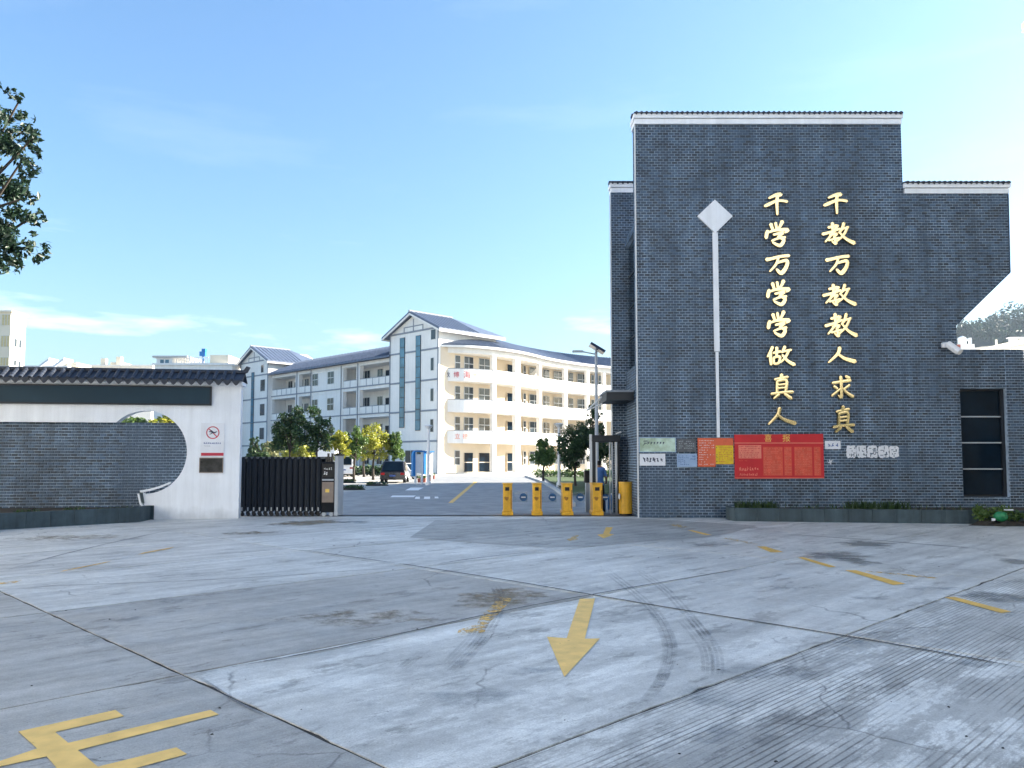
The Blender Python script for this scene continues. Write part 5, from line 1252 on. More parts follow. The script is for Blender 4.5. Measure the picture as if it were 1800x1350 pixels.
for x0, x1 in ((799, 808), (815, 831), (841, 860)):
    for zf in cfl:
        a, b = FS.hit(x0, 700)[0], FS.hit(x1, 700)[0]
        if zf < 1 and x0 > 810: win(FS, a, b, zf + .05, zf + 2.5, .045, bars=0, rows_=2, glass='glass_dark', frame='school_cream')
        else: win(FS, a, b, zf + .95, zf + 2.75, .045, bars=1 if x1 - x0 > 10 else 0, rows_=2)
for x0, x1, kind in ((889, 900, 'd'), (918, 922, 'w'), (929, 945, 'w'), (953, 964, 'w'), (972, 988, 'w'), (998, 1006, 'w'), (1014, 1030, 'w'), (1038, 1043, 'w'), (1051, 1060, 'w')):
    r0, r1 = at_px(x0, -2.4, 8), at_px(x1, -2.4, 8)
    if not r0 or not r1: continue
    d = (r1[0] - r0[0]); n_ = Vector((d.y, -d.x, 0)).normalized(); fr = Frame(r0[0] + n_ * .12, d, n_); L_ = d.length
    for zf in cfl:
        if kind == 'd' or (zf < 1 and x0 in (815, 841)): win(fr, 0, L_, zf + .05, zf + 2.5, -.0, bars=0, rows_=2, glass='glass_dark', frame='school_cream', depth=.1)
        else: win(fr, 0, L_, zf + .95, zf + 2.75, -.0, bars=1 if L_ > 1.2 else 0, rows_=2, depth=.1)
# stair flight seen in one bay of the top floor
r0, r1 = at_px(927, -1.2, 13), at_px(947, -1.2, 13)
a, b = r0[0], r1[0]
mb = MB(); n_ = r0[2] * .4
mb.hexa([Vector((a.x, a.y, 11.9)) - n_, Vector((b.x, b.y, 13.9)) - n_, Vector((b.x, b.y, 13.9)) + n_, Vector((a.x, a.y, 11.9)) + n_], [p + Vector((0, 0, .5)) for p in (Vector((a.x, a.y, 11.9)) - n_, Vector((b.x, b.y, 13.9)) - n_, Vector((b.x, b.y, 13.9)) + n_, Vector((a.x, a.y, 11.9)) + n_)])
mb.build('stair_flight', 'school_white', sch)
# red characters on the parapets
def parapet_text(ch, px_, zc, size, matn):
    r_ = at_px(px_, .05, zc); fr = Frame(r_[0], r_[1], r_[2]); text(ch, size, fr, 0, .03, zc, matn, sch, 'parapet_character')
for ch, px_, m_, sz in (('敦', 786, 'ink', .72), ('博', 802, 'sign_red', .75), ('海', 821, 'sign_red', .95), ('怡', 836, 'pink_print', .7), ('心', 853, 'pink_print', .6)): parapet_text(ch, px_, 12.05, sz, m_)
for ch, px_ in (('立', 804), ('德', 818)): parapet_text(ch, px_, 4.5, .7, 'pink_print')

# ------------------------------------------------------------------ trees
def leaf_cloud(blobs, n, size, rnd, flat=.0):
    mb = MB(); tot = sum(b[1] ** 2 for b in blobs)
    for c, r_, *sq in blobs:
        sz = sq[0] if sq else 1.0
        m = max(6, int(n * r_ * r_ / tot))
        for k in range(m):
            d = Vector((rnd.gauss(0, 1), rnd.gauss(0, 1), rnd.gauss(0, 1))).normalized(); rr = r_ * (rnd.random() ** .45)
            p = Vector(c) + Vector((d.x * rr, d.y * rr, d.z * rr * sz))
            s_ = size * rnd.uniform(.6, 1.35)
            nrm = (d * .6 + Vector((rnd.gauss(0, .6), rnd.gauss(0, .6), rnd.gauss(.35, .6)))).normalized(); a = nrm.orthogonal().normalized(); ang = rnd.random() * 6.28
            a = (a * math.cos(ang) + nrm.cross(a) * math.sin(ang)); b = nrm.cross(a)
            mb.add([p - a * s_, p + b * s_ * .45 + nrm * s_ * .1, p + a * s_, p - b * s_ * .45 + nrm * s_ * .1], [(0, 1, 2, 3)])
    return mb
def tree(name, base, h, label, leaf, blobs=None, crown=None, n=1500, size=.13, seed=1, clear=.35, trunk_r=.09, cat='tree', group=None, clumps=26):
    rnd = random.Random(seed); base = Vector(base); t = thing(name, tuple(base), label, cat, group)
    if blobs is None:
        cw, ch = crown; blobs = []
        cz_ = h - ch / 2
        for k in range(int(clumps * 1.9)):
            d = Vector((rnd.gauss(0, 1), rnd.gauss(0, 1), rnd.gauss(0, 1))).normalized(); rr = rnd.random() ** .5
            taper = 1 - .35 * max(0, d.z * rr)
            blobs.append((base + Vector((d.x * rr * cw / 2 * .92 * taper, d.y * rr * cw / 2 * .92 * taper, cz_ + d.z * rr * ch / 2 * .86)), min(cw, ch) * (rnd.uniform(.05, .10) if k % 3 else rnd.uniform(.12, .20))))
    mb = MB(); k1 = base + Vector((rnd.uniform(-.08, .08), rnd.uniform(-.08, .08), h * clear * .6)); k2 = base + Vector((rnd.uniform(-.1, .1), 0, h * clear)); top = base + Vector((rnd.uniform(-.15, .15), 0, h * .82))
    mb.path([base - Vector((0, 0, .1)), k1, k2, top], [trunk_r * 1.25, trunk_r, trunk_r * .85, trunk_r * .3])
    mb.build('trunk', 'bark', t, smooth=True)
    mb = MB()
    for c, r_, *_ in rnd.sample(blobs, min(len(blobs), 14)):
        s_ = k2.lerp(top, rnd.uniform(0, .7)); c = Vector(c); m_ = s_.lerp(c, .55) + Vector((0, 0, -.06 * h * rnd.random())); mb.path([s_, m_, c], [trunk_r * .45, trunk_r * .28, trunk_r * .1], 5)
    mb.build('limbs', 'bark', t)
    leaf_cloud(blobs, n, size, rnd).build('crown', leaf, t)
    return t
TT = [ # px, base y, top y, crown width px, crown height px, leaf, label
 (508, 851, 706, 58, 95, 'leaf_dark', 'tall dark loose tree behind the folding gate, nearer the wall', 2100, .15, .35, 28),
 (558, 851, 708, 50, 92, 'leaf_dark', 'tall thin dark tree with open branches behind the gate head', 1100, .15, .38, 20),
 (597, 847, 748, 38, 58, 'leaf_sunlit', 'tree coloured sunlit yellow just right of the gate head', 1700, .11, .42, 24),
 (622, 845, 744, 40, 62, 'leaf_mid', 'dark green tree between two yellow trees', 1700, .11, .40, 24),
 (656, 843, 743, 52, 64, 'leaf_sunlit', 'broad tree coloured sunlit bright yellow left of the black parked car', 2300, .11, .40, 30),
 (694, 843, 748, 36, 62, 'leaf_mid', 'green tree behind the black parked car', 1500, .11, .36, 22),
 (640, 838, 765, 30, 45, 'leaf_pale', 'pale dusty small tree behind the yellow tree', 700, .12, .45, 16),
 (448, 842, 758, 32, 70, 'leaf_dark', 'dark round shrub-like tree close to the end of the white wall', 1300, .14, .2, 22),
 (475, 836, 772, 42, 48, 'leaf_pale', 'pale yellowish tree behind the folding gate', 1100, .14, .3, 20),
 (530, 834, 772, 56, 50, 'leaf_sunlit', 'low tree coloured sunlit yellow seen above the folding gate', 1500, .14, .3, 24),
 (955, 848, 765, 46, 52, 'leaf_mid', 'tree with light green crown in front of the curved wing', 1600, .12, .36, 24),
 (1012, 856, 738, 62, 86, 'leaf_dark', 'larger dark tree right of the slim lamp post', 2600, .13, .30, 30),
 (1044, 854, 690, 34, 130, 'leaf_dark', 'tall slender tree beside the solar lamp by the gatehouse', 1500, .13, .3, 26),
 (1090, 856, 745, 70, 80, 'leaf_dark', 'dark tree behind the walk-through arch', 1500, .14, .3, 24),
 (240, 836, 728, 70, 60, 'leaf_mid', 'green tree glimpsed through the top of the round opening, left', 1400, .2, .4, 24),
 (290, 836, 722, 60, 62, 'leaf_sunlit', 'tree coloured sunlit yellow-green glimpsed through the top of the round opening, right', 1400, .2, .4, 24)]
for i, (px_, by, ty, cw, ch, lf, lab, n, sz, cl, cl_n) in enumerate(TT):
    b = G(px_, by); Y = b.y; s_ = F_PX / Y
    tree('campus_tree', (b.x, b.y, -.02), W(px_, ty, Y).z, lab, lf, crown=(cw * 1.28 / s_, ch * 1.1 / s_), n=int(n * 2.2), size=sz * .92 * (Y / 62), seed=20 + i, clear=cl, trunk_r=.085 * Y / 60, clumps=cl_n, group='trees inside the school gate')
# street tree at the left edge: crown reaches into the picture from outside
rnd = random.Random(5); TB = Vector((-14.3, 17.0, 0)); bl = []
prof = [(22, 170, 14), (8, 205, 22), (45, 228, 26), (20, 260, 34), (58, 300, 22), (10, 330, 36), (42, 335, 18), (25, 372, 30), (58, 382, 20), (5, 405, 36), (20, 440, 30), (50, 432, 26), (75, 450, 14), (5, 470, 20), (30, 462, 16), (40, 280, 20), (60, 262, 16), (-30, 200, 60), (-40, 300, 70), (-40, 400, 70), (60, 240, 12), (35, 205, 10)]
for x, y, r_ in prof:
    p = W(x, y, 17 + rnd.uniform(-.8, .8)); R_ = r_ * 17 / F_PX
    bl.append((p, R_ * .62))
    for _ in range(7):
        d = Vector((rnd.gauss(0, 1), rnd.gauss(0, 1), rnd.gauss(0, .8))).normalized() * R_ * rnd.uniform(.55, 1.15)
        bl.append((p + d, R_ * rnd.uniform(.16, .38)))
for k in range(46):
    d = Vector((rnd.gauss(0, 1), rnd.gauss(0, 1), rnd.gauss(0, .9))).normalized() * rnd.random() ** .4
    p = TB + Vector((d.x * 3.2 - .6, d.y * 3.2, 8.2 + d.z * 3.6)); 
    if PXof(p) < -30: bl.append((p, rnd.uniform(.55, 1.0)))
tree('street_tree', TB, 11.5, 'large tree with backlit shade in its leaf colour, hanging in from the left edge of the picture', 'leaf_backlit', blobs=bl, n=52000, size=.072, seed=3, clear=.3, trunk_r=.2)
# low hedge and flower beds in the car park
for i, (px_, py_, rx, hh, lab) in enumerate(((620, 860, .75, .28, 'nearest low mound of groundcover on the sunlit paving'), (663, 853, .8, .22, 'flat dark mound of groundcover right of the nearest mound'), (610, 848, .7, .3, 'mound of groundcover at the foot of a tree trunk'))):
    b = G(px_, py_); t = thing('planting_bed', (b.x, b.y, -.03), lab, 'plant bed', 'plant beds in the car park'); rnd = random.Random(70 + i)
    mb = MB(); mb.ball((b.x, b.y, -.03), 1, rx, rx, hh * .6, 16, 6); mb.build('mound', 'soil', t)
    leaf_cloud([(Vector((b.x + rnd.uniform(-rx, rx) * .7, b.y + rnd.uniform(-rx, rx) * .7, hh * .4)), .28, .6) for _ in range(12)], 420, .07, rnd).build('leaves', 'leaf_dark', t)
b0, b1 = G(470, 838), G(735, 838)
mb = leaf_cloud([(b0.lerp(b1, k / 60) + Vector((0, 4 + random.uniform(-.6, .6), .55)), random.uniform(.6, .9), .8) for k in range(61)], 5200, .17, random.Random(8))
tag(mb.build('hedge', 'leaf_dark', None), 'low dark hedge running along the foot of the school block', 'hedge')
b0, b1 = G(945, 839), G(1085, 841)
mb = leaf_cloud([(b0.lerp(b1, k / 24) + Vector((0, 1.5 + random.uniform(-.5, .5), .35)), random.uniform(.4, .7), .8) for k in range(25)], 1900, .14, random.Random(9))
tag(mb.build('hedge', 'leaf_mid', None), 'green hedge at the back of the lawn right of the road', 'hedge')
# ------------------------------------------------------------------ lamps, boards, cars
def lamp(px_, by, ty, label, r_=.06):
    b = G(px_, by); zt_ = W(px_, ty, b.y).z; t = thing('lamp_post', (b.x, b.y, -.03), label, 'lamp post')
    mb = MB(); mb.tube((b.x, b.y, -.03), (b.x, b.y, zt_ - .25), r_ * 1.3, r_, 10); mb.build('pole', 'white_paint', t)
    mb = MB(); mb.tube((b.x, b.y, -.03), (b.x, b.y, .25), r_ * 2.2, r_ * 2, 10); mb.build('base', 'white_paint', t)
    mb = MB(); mb.tube((b.x, b.y, zt_ - .25), (b.x, b.y, zt_ - .05), r_ * 1.6, r_ * 3.4, 12); mb.tube((b.x, b.y, zt_ - .05), (b.x, b.y, zt_), r_ * 3.6, r_ * 2, 12); mb.build('lantern', 'white_paint', t)
lamp(752.5, 853, 747, 'slim white lamp post beside the blue display boards', .085); lamp(983, 855, 744, 'slim pale lamp post on the lawn right of the road', .085)
b = Vector((W(1049, 800, 38).x, 38, 0)); t = thing('solar_lamp', tuple(b), 'tall solar street lamp with a tilted panel left of the gatehouse', 'street lamp'); zt_ = W(1049, 612, 38).z
mb = MB(); mb.tube(b - Vector((0, 0, .05)), b + Vector((0, 0, zt_)), .10, .065, 12); mb.build('pole', 'grey_paint', t)
pa, pb = W(1037, 605, 38), W(1062, 620, 38); d = (pb - pa).normalized(); up = Vector((-d.z, 0, d.x)) * .06; dy = Vector((0, .45, 0))
mb = MB(); mb.hexa([pa - up - dy, pb - up - dy, pb - up + dy, pa - up + dy], [pa + up - dy, pb + up - dy, pb + up + dy, pa + up + dy]); mb.build('solar_panel', 'solar', t)
mb = MB(); q = Vector((b.x, 38, zt_ - .3)); mb.tube(q, q + Vector((-.75, -.2, .12)), .03); mb.box(q.x - 1.15, q.x - .65, 37.7, 37.95, q.z + .08, q.z + .16); mb.build('lamp_arm', 'grey_paint', t)
def display(px0, px1, y0, y1, lab):
    b = G((px0 + px1) / 2, y1); Y = b.y; x0, x1 = W(px0, y1, Y).x, W(px1, y1, Y).x; h_ = W(px0, y0, Y).z; t = thing('display_board', (b.x, Y, -.03), lab, 'notice board', 'display boards by the school road')
    fr = Frame((x0, Y), (1, .75), (.75, -1)); L_ = (x1 - x0) * .95
    for u in (0, L_): fr.part('post', 'white_paint', t, u - .06, u + .06, -.06, .06, -.03, h_ - .1)
    fr.part('panel', 'white_paint', t, .06, L_ - .06, -.05, .05, .75, h_ - .25)
    fr.part('print', 'paper', t, .1, L_ - .1, .051, .06, .85, h_ - .45)
    m = MB(); pr = [(-.26, .55), (-.26, h_ - .3), (-.2, h_ - .1), (-.08, h_), (-.07, h_), (-.07, .55)]
    fr.poly(m, pr, -.14, .12); m.build('blue_fin', 'board_blue', t)
    fr.part('roof', 'board_blue', t, -.06, L_ + .1, -.2, .2, h_ - .09, h_)
display(730, 744, 792, 851, 'white and blue display board by the road, the nearer to the black car'); display(749, 761, 793, 847, 'white and blue display board by the road, beside the lamp post')
for i, (px_, py_) in enumerate(((737, 848), (741, 847), (746, 848), (756, 845), (762, 842))):
    b = G(px_, py_); t = thing('flower_pot', (b.x, b.y, -.03), f'small reddish flower pot under the display boards, {["first", "second", "third", "fourth", "fifth"][i]} from the left', 'pot', 'flower pots under the display boards')
    mb = MB(); mb.tube((b.x, b.y, -.03), (b.x, b.y, .3), .1, .15, 10); mb.build('pot', 'pot_red', t)
    leaf_cloud([(Vector((b.x, b.y, .42)), .16)], 40, .07, random.Random(i)).build('plant', 'leaf_mid', t)
def car(name, pos, yaw, L_, Wd, H_, paint, label, van=False):
    t = thing(name, tuple(pos), label, 'van' if van else 'car'); c, s_ = math.cos(yaw), math.sin(yaw); P0 = Vector(pos)
    def X(x, y, z): return P0 + Vector((x * c - y * s_, x * s_ + y * c, z))
    hw = Wd / 2; l = L_ / 2; hb = H_ * .55
    lo = [(-l, .25), (-l + .05, hb * .95), (-l * .8, hb), (l * .62, hb), (l * .97, hb * .72), (l, .3)] if not van else [(-l, .3), (-l, hb), (l * .75, hb), (l, hb * .75), (l, .3)]
    mb = MB(); mb.hexa([X(x, -hw, z) for x, z in lo], [X(x, hw, z) for x, z in lo]); mb.build('body', paint, t, bevel=.06)
    r0, r1 = (-l * .92, l * .35) if not van else (-l + .03, l * .7); k = .82 if not van else .93
    top0, top1 = (-l * .62, l * .02) if not van else (-l + .08, l * .5)
    bot = [X(r0, -hw * .96, hb - .02), X(r1, -hw * .96, hb - .02), X(r1, hw * .96, hb - .02), X(r0, hw * .96, hb - .02)]; tp = [X(top0, -hw * k, H_), X(top1, -hw * k, H_), X(top1, hw * k, H_), X(top0, hw * k, H_)]
    cab = MB().hexa(bot, tp).build('cabin', paint, t, bevel=.04)
    def glass(i, j, nrm):
        a, b, cc, d = bot[i], bot[j], tp[j], tp[i]; m_ = (a + b + cc + d) / 4; q = [m_ + (p - m_) * .84 + nrm * .03 for p in (a, b, cc, d)]
        MB().prism(q, nrm * .012).build('window', 'glass_dark', t)
    ax = (X(1, 0, 0) - X(0, 0, 0)); ay = (X(0, 1, 0) - X(0, 0, 0))
    glass(3, 0, -ax); glass(1, 2, ax); glass(0, 1, -ay); glass(2, 3, ay)
    for x in (-l * .62, l * .62):
        for sg_ in (-1, 1):
            w = MB().tube(X(x, sg_ * (hw - .2), .32), X(x, sg_ * (hw + .01), .32), .32, .32, 16).build('wheel', 'tyre', t)
            MB().tube(X(x, sg_ * (hw + .011), .32), X(x, sg_ * (hw + .02), .32), .2, .19, 12).build('rim', 'steel', w)
    for sg_ in (-1, 1):
        q = X(-l - .01, sg_ * hw * .78, hb * .78); m = MB(); m.hexa([q + ax * a + ay * b + Vector((0, 0, -.08)) for a, b in ((0, -.14), (.05, -.14), (.05, .14), (0, .14))], [q + ax * a + ay * b + Vector((0, 0, .08)) for a, b in ((0, -.14), (.05, -.14), (.05, .14), (0, .14))]); m.build('tail_light', 'tail_red', t)
        q = X(l * .965, sg_ * hw * .75, hb * .66); m = MB(); m.ball(q, .13, 1, 1, .7, 8, 5); m.build('headlight', 'frame_light', t)
    q = X(-l - .012, 0, hb * .62); m = MB(); m.hexa([q + ay * b + Vector((0, 0, -.06)) for b in (-.22, .22)] + [q + ax * .02 + ay * b + Vector((0, 0, -.06)) for b in (.22, -.22)], [q + ay * b + Vector((0, 0, .06)) for b in (-.22, .22)] + [q + ax * .02 + ay * b + Vector((0, 0, .06)) for b in (.22, -.22)]); m.build('number_plate', 'ink_blue', t)
b = G(688, 848.5); car('parked_car', (b.x, b.y + 1.9, -.03), R(93), 4.4, 1.85, 1.62, 'car_black', 'black car parked tail-on under the trees in the sunlit car park')
b = G(716, 842); car('parked_car', (b.x, b.y + 2.0, -.03), R(-38), 4.3, 1.75, 1.42, 'car_white', 'white car parked right of the black car, behind the display boards')
b = G(603, 838); car('parked_van', (b.x - .3, b.y + 2.0, -.03), R(100), 4.6, 1.9, 2.1, 'car_white', 'white van parked just right of the gate head', van=True)
# white booth behind the gate
b = G(573, 838); t = thing('white_booth', (b.x, b.y, -.03), 'small white flat-roofed booth behind the gate head', 'booth'); hz = W(573, 783, b.y).z; w_ = (W(588, 838, b.y).x - W(557, 838, b.y).x) / 2
MB().box(b.x - w_, b.x + w_, b.y, b.y + 2, -.03, hz).build('walls', 'white_paint', t); MB().box(b.x - w_ - .12, b.x + w_ + .12, b.y - .15, b.y + 2.1, hz + .002, hz + .14).build('roof', 'white_paint', t)
MB().box(b.x - w_ * .6, b.x + w_ * .6, b.y - .02, b.y - .002, 1.0, 2.0).build('window', 'glass_school', t)

# ------------------------------------------------------------------ plants and litter at the right edge
b = G(1765, 924)
t = thing('litter_heap', (b.x, b.y + .3, 0), 'heap of soil with leafy plants and scraps at the right edge, by the planter end', 'heap')
mb = MB(); rnd = random.Random(12); n = 20
base = [(b.x + 1.15 * math.cos(6.283 * k / n) * rnd.uniform(.85, 1.1) + .25, b.y + .15 + .42 * math.sin(6.283 * k / n) * rnd.uniform(.85, 1.1)) for k in range(n)]
c_ = (b.x + .25, b.y + .15)
mb.hexa([(x, y, 0.001) for x, y in base], [(c_[0] + (x - c_[0]) * .7, c_[1] + (y - c_[1]) * .7, .10 + .05 * math.sin(k * 2.3)) for k, (x, y) in enumerate(base)]); mb.build('soil', 'soil', t)
leaf_cloud([(Vector((b.x + rnd.uniform(-.55, .9), b.y + rnd.uniform(0, .35), rnd.uniform(.22, .38))), rnd.uniform(.12, .2)) for _ in range(16)], 900, .05, rnd).build('leaves', 'leaf_mid', t)
mb = MB(); mb.ball((b.x - .1, b.y - .05, .24), .17, 1.1, .7, .8, 9, 6); mb.build('green_bag', 'plastic_green', t)
mb = MB(); mb.box(b.x - .05, b.x + .16, b.y - .16, b.y - .1, .40, .43); mb.tube((b.x + .5, b.y - .15, .22), (b.x + .56, b.y - .2, .3), .035, .03, 8); mb.box(b.x - .42, b.x - .34, b.y - .2, b.y - .17, .14, .2); mb.build('white_scraps', 'paper', t)

# ------------------------------------------------------------------ neighbouring buildings
def block(name, x0, x1, y0, y1, h_, wallm, label, storeys, faces, roof=True, winm='glass_school', bayw=3.0, group=None, z0=-.05, wf='frame_light'):
    t = thing(name, ((x0 + x1) / 2, (y0 + y1) / 2, 0), label, 'building', group)
    MB().box(x0, x1, y0, y1, z0, h_).build('walls', wallm, t)
    if roof: MB().box(x0 - .3, x1 + .3, y0 - .3, y1 + .3, h_ + .002, h_ + .35).build('roof_slab', wallm, t)
    fr = {'S': Frame((x0, y0), (1, 0), (0, -1)), 'W': Frame((x0, y1), (0, -1), (-1, 0)), 'E': Frame((x1, y0), (0, 1), (1, 0))}
    for f in faces:
        L_ = (x1 - x0) if f == 'S' else (y1 - y0); nb = max(1, int(L_ / bayw)); sh = h_ / storeys
        for k in range(nb):
            for s_ in range(storeys):
                u = L_ * (k + .5) / nb; z_ = s_ * sh + sh * .32
                win(fr[f], u - bayw * .24, u + bayw * .24, z_, z_ + sh * .45, par=t, bars=1, glass=winm, frame=wf)
    return t
# low annex seen at the right edge and a taller unseen block added to shade the forecourt
XN = W(1794.5, 650, 30.2).x
nb_ = thing('neighbour_annex', (XN + 4, 30, 0), 'pale low building with a railed roof terrace at the right edge', 'building')
za = W(1795, 608, 30.2).z
MB().box(XN, XN + 9, 28.6, 36, -.05, za).build('walls', 'school_white', nb_); MB().box(XN - .12, XN + 9.1, 28.5, 36.1, za + .002, za + .22).build('roof_slab', 'kerb', nb_)
MB().box(XN - .02, XN - .002, 28.6, 36, W(1795, 652, 30.2).z, W(1795, 645, 30.2).z).build('string_course', 'school_trim', nb_)
tr_ = MB()
for k in range(12): tr_.box(W(1781, 600, 34).x + k * .7, W(1781, 600, 34).x + k * .7 + .06, 35.2, 35.26, za + .22, za + 1.0)
tr_.build('railing_posts', 'white_paint', nb_)
block('shade_block', 19.2, 32, 3.2, 28.3, 17.5, 'cream_block', 'unseen cream block added on the right to shade the forecourt', 5, 'WS', bayw=4.2)
# unseen block added behind the gatehouse to throw shade over the school road
block('hidden_shade_block', 8.2, 14.2, 29.6, 62, 14.0, 'school_white', 'unseen white block added behind the gatehouse to shade the road', 4, 'W', bayw=4.0)
# apartment block at the left edge, far off
YA = 150.0
xa, xb = W(-90, 600, YA).x, W(18, 600, YA).x
ap = block('apartment_block', xa, xb, YA, YA + 4.6, W(20, 549, YA).z, 'cream_block', 'cream apartment block with yellow window grilles at the far left', 8, '', bayw=4.0)
fa = Frame((xa, YA), (1, 0), (0, -1))
for k, (y0, y1) in enumerate(((553, 572), (590, 610), (628, 643))):
    win(fa, fa.hit(2, 600)[0], fa.hit(17, 600)[0], fa.hit(10, y1)[1], fa.hit(10, y0)[1], par=ap, bars=2, glass='yellow_grille', frame='frame_light')
    if k: 
        fe = Frame((xb, YA), (0, 1), (1, 0))
        for u_ in (1.2, 2.6): win(fe, u_, u_ + .8, fa.hit(10, y1 - 2)[1], fa.hit(10, y0 + 3)[1], par=ap, bars=0, glass='glass_school', frame='frame_light')
# low roofs above the coping
def roofs(name, px0, px1, ytop, Y, label, extra=None, m='school_white'):
    x0, x1 = W(px0, 640, Y).x, W(px1, 640, Y).x; h_ = W(px0, ytop, Y).z
    t = thing(name, ((x0 + x1) / 2, Y + 5, 0), label, 'building'); MB().box(x0, x1, Y, Y + 10, -.05, h_).build('walls', m, t)
    MB().box(x0 - .3, x1 + .3, Y - .4, Y + 10.2, h_ + .002, h_ + .3).build('parapet', m, t)
    for k in range(max(1, int((x1 - x0) / 5))):
        MB().box(x0 + 1 + k * 5, x0 + 3.4 + k * 5, Y - .03, Y - .002, h_ - 3.2, h_ - 1.4).build('window', 'glass_school', t)
    return t, x0, x1, h_
t, x0, x1, h_ = roofs('far_house', 46, 118, 646, 140, 'far white house with slanted roof-top heaters above the coping')
for px_ in (76, 102):
    p, q = W(px_ - 7, 645, 139), W(px_ + 10, 633, 139); mb = MB(); mb.hexa([p, q, q + Vector((0, 3, 0)), p + Vector((0, 3, 0))], [v + Vector((0, 0, .4)) for v in (p, q, q + Vector((0, 3, 0)), p + Vector((0, 3, 0)))]); mb.build('solar_heater', 'tank', t)
    mb = MB(); mb.tube(q + Vector((0, 1.5, -2.4)), q + Vector((0, 1.5, 0)), .12); mb.build('heater_leg', 'tank', t)
p0, p1 = W(104, 640, 141), W(134, 640, 141); MB().box(p0.x, p1.x, 141, 146, h_ + .31, W(110, 637, 141).z).build('roof_shed', 'cream_block', t)
t, x0, x1, h_ = roofs('far_house', 150, 268, 644, 170, 'long low far house behind the middle of the coping')
for px_, ty in ((181, 630), (208, 627)):
    p = W(px_, 640, 171); MB().box(p.x - .5, p.x + .5, 171, 172, h_ + .3, W(px_, ty, 171).z).build('chimney', 'cream_block', t)
p0, p1 = W(190, 640, 171), W(211, 640, 171); MB().box(p0.x, p1.x, 172, 178, h_ + .3, W(200, 636, 171).z).build('roof_shed', 'cream_block', t)
t, x0, x1, h_ = roofs('far_house', 272, 408, 642, 130, 'far flat-roofed house with a roof pavilion beside the school block')
p0, p1 = W(275, 640, 130.5), W(303, 640, 130.5); zt_ = W(290, 629, 130.5).z
MB().box(p0.x, p1.x, 130.5, 137, h_ + .3, zt_).build('pavilion', 'school_white', t); MB().box(p0.x - .5, p1.x + 2.6, 130, 137.5, zt_ + .002, zt_ + .3).build('pavilion_roof', 'kerb', t)
for px_ in (281, 290): a = W(px_, 640, 130.4); MB().box(a.x, a.x + .6, 130.46, 130.49, h_ + .4, zt_ - .3).build('pavilion_window', 'glass_blue', t)
mb = MB()
for k in range(14): a = W(305 + k * 4.5, 640, 130.6); mb.box(a.x, a.x + .1, 130.6, 130.7, h_ + .3, h_ + 1.3)
a, b = W(303, 640, 130.6), W(366, 640, 130.6); mb.box(a.x, b.x, 130.6, 130.7, h_ + 1.3, h_ + 1.4); mb.build('roof_railing', 'white_paint', t)
p0, p1 = W(369, 640, 131), W(401, 640, 131); MB().box(p0.x, p1.x, 131, 138, h_ + .3, W(380, 624, 131).z).build('stair_house', 'cream_block', t)
a = W(355, 619, 131); mb = MB(); mb.tube((a.x, 131.5, h_), (a.x, 131.5, a.z - .5), .15); mb.box(a.x - .5, a.x + .45, 131.2, 131.8, a.z - .6, a.z + .15); mb.box(a.x - .1, a.x + .5, 131.1, 131.9, a.z + .16, a.z + .6); mb.build('blue_tank', 'board_blue', t)
# white roof-top pieces right of the gatehouse
YR = 60.0
x0, x1 = W(1660, 612, YR).x, W(1860, 612, YR).x; t = thing('roof_terrace_house', ((x0 + x1) / 2, YR + 5, 0), 'white house roof with a water tank, seen over the low brick wall', 'building')
zt_ = W(1700, 611, YR).z
MB().box(x0, x1, YR, YR + 9, -.05, zt_).build('walls', 'school_white', t)
a, b = W(1686, 600, YR), W(1720, 606, YR); MB().box(a.x, b.x, YR + .5, YR + 3, zt_ + .002, W(1700, 603, YR).z).build('roof_shed', 'school_white', t)
MB().box(a.x - .02, a.x + .35, YR + .46, YR + .498, zt_ + .01, W(1700, 604, YR).z).build('brick_strip', 'red_brick_wall', t)
a = W(1696, 596, YR + 1); mb = MB(); mb.tube((a.x, YR + 1.4, W(1700, 603, YR).z), (a.x, YR + 1.4, W(1696, 589, YR).z), .3, .3, 12); mb.tube((a.x, YR + 1.4, W(1696, 589, YR).z), (a.x, YR + 1.4, W(1696, 586, YR).z), .3, .08, 12); mb.build('water_tank', 'tank', t)
a = W(1707, 596, YR + 1); mb = MB(); mb.box(a.x - .1, a.x + .05, YR + 1, YR + 1.2, zt_, W(1700, 590, YR).z); mb.tube((a.x + .06, YR + 1.1, W(1700, 590, YR).z - .15), (a.x - .6, YR + 1.1, W(1700, 590, YR).z - .15), .1); mb.build('pipe_frame', 'tank', t)
a = W(1722, 611, YR); b = W(1800, 606, YR)
mb = MB(); mb.hexa([(a.x, YR - .2, zt_ + .003), (x1, YR - .2, zt_ + .003), (x1, YR + 4, zt_ + .003), (a.x, YR + 4, zt_ + .003)], [(a.x, YR - .2, zt_ + .06), (x1, YR - .2, zt_ + .4), (x1, YR + 4, zt_ + .4), (a.x, YR + 4, zt_ + .06)]); mb.build('parapet', 'kerb', t)
a = W(1780, 600, YR)
mb = MB(); mb.box(a.x, a.x + .45, YR + .1, YR + .5, zt_ + .3, W(1780, 594, YR).z); mb.box(a.x + 1.3, a.x + 1.5, YR + .1, YR + .5, zt_ + .3, W(1780, 594, YR).z); mb.box(a.x - .15, a.x + 4, YR + .05, YR + .55, W(1780, 594, YR).z + .002, W(1780, 592, YR).z); mb.build('terrace_frame', 'white_paint', t)
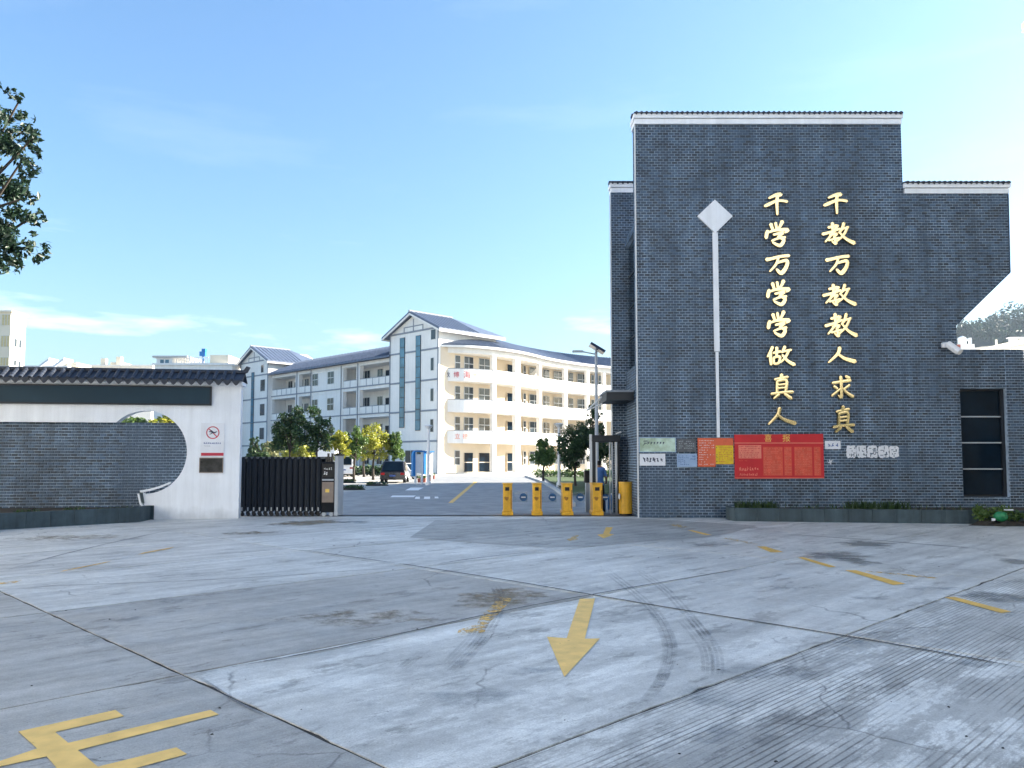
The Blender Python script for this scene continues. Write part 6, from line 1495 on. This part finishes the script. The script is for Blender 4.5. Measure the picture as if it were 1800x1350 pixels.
# ------------------------------------------------------------------ wooded hill
YH = 380.0
rnd = random.Random(21)
def hz_(x):                                        # ridge height over x
    c = x - W(1700, 575, YH).x
    return max(2, 64 + .20 * c - .0006 * c * c + 2.5 * math.sin(x * .11) + 1.6 * math.sin(x * .29))
mb = MB(); nx, ny = 44, 12; x0h, x1h = 150.0, 560.0
for j in range(ny):
    for i in range(nx):
        x = x0h + (x1h - x0h) * i / (nx - 1); f = j / (ny - 1); y = YH - 150 + 260 * f
        prof_ = math.sin(min(1, f / .58) * math.pi / 2) if f < .58 else math.cos((f - .58) / .42 * math.pi / 2)
        ed = min(1, i / 7, (nx - 1 - i) / 7); mb.v.append((x, y, -1 + hz_(x) * prof_ * ed)); mb.a.append(1)
mb.f = [(j * nx + i, j * nx + i + 1, (j + 1) * nx + i + 1, (j + 1) * nx + i) for j in range(ny - 1) for i in range(nx - 1)]
hill = mb.build('hill', 'hill_ground', None, smooth=True); hill['kind'] = 'structure'
bl = []
for k in range(1500):
    x = rnd.uniform(x0h + 40, x1h - 60); f = rnd.uniform(.1, .66); y = YH - 150 + 260 * f
    prof_ = math.sin(min(1, f / .58) * math.pi / 2) if f < .58 else math.cos((f - .58) / .42 * math.pi / 2)
    zz_ = hz_(x) * prof_; r_ = rnd.uniform(2.2, 4.6)
    bl.append((Vector((x, y, zz_ + r_ * .5)), r_, rnd.uniform(.8, 1.25)))
o = leaf_cloud(bl, 70000, .95, rnd).build('hill_wood', 'leaf_backlit', None); tag(o, 'dense dark wood covering the hill at the right edge', 'wood', kind='stuff')
# added out of view: pale blocks to bounce sunlight, trees to mirror in glass and gilding
block('bounce_block', -75, -4, -48, -33, 31, 'school_white', 'long unseen pale block added behind the viewer to bounce sunlight', 7, '', bayw=6)
block('bounce_block', 0, 75, -46, -31, 30, 'school_white', 'second unseen pale block added behind the viewer to bounce sunlight', 6, '', bayw=6)
block('side_bounce_block', -46, -31, -22, 37, 19, 'school_white', 'unseen white block added left of the forecourt to bounce sunlight', 6, 'E', bayw=6)  # added beyond the left edge for extra sunlight bounce
bl = [(Vector((x, -24 + rnd.uniform(-2, 2), rnd.uniform(1.5, 8.0))), rnd.uniform(1.2, 2.2)) for x in range(-50, 64, 2) for _ in (0, 1, 2)]
o = leaf_cloud(bl, 16000, .6, rnd).build('reflection_trees', 'leaf_dark', None); tag(o, 'unseen row of trees added behind the viewer to darken reflections', 'trees', kind='stuff')
# ------------------------------------------------------------------ the air
hz = MB().box(-260, 640, -70, 560, -1.2, 96).build('haze', None, None); hz['kind'] = 'stuff'; hz['label'] = 'thin morning haze over the whole place'; hz['category'] = 'haze'
hm = bpy.data.materials.new('haze'); hm.use_nodes = True; hm.node_tree.nodes.remove(hm.node_tree.nodes['Principled BSDF'])
pv = hm.node_tree.nodes.new('ShaderNodeVolumePrincipled'); pv.inputs['Color'].default_value = (0.66, 0.82, 1.0, 1); pv.inputs['Density'].default_value = 0.00022; pv.inputs['Anisotropy'].default_value = 0.3
hm.node_tree.links.new(pv.outputs[0], hm.node_tree.nodes['Material Output'].inputs['Volume']); hz.data.materials.append(hm)
print('objects', len(bpy.data.objects), 'tris', sum(len(p.vertices) - 2 for m in bpy.data.meshes for p in m.polygons))
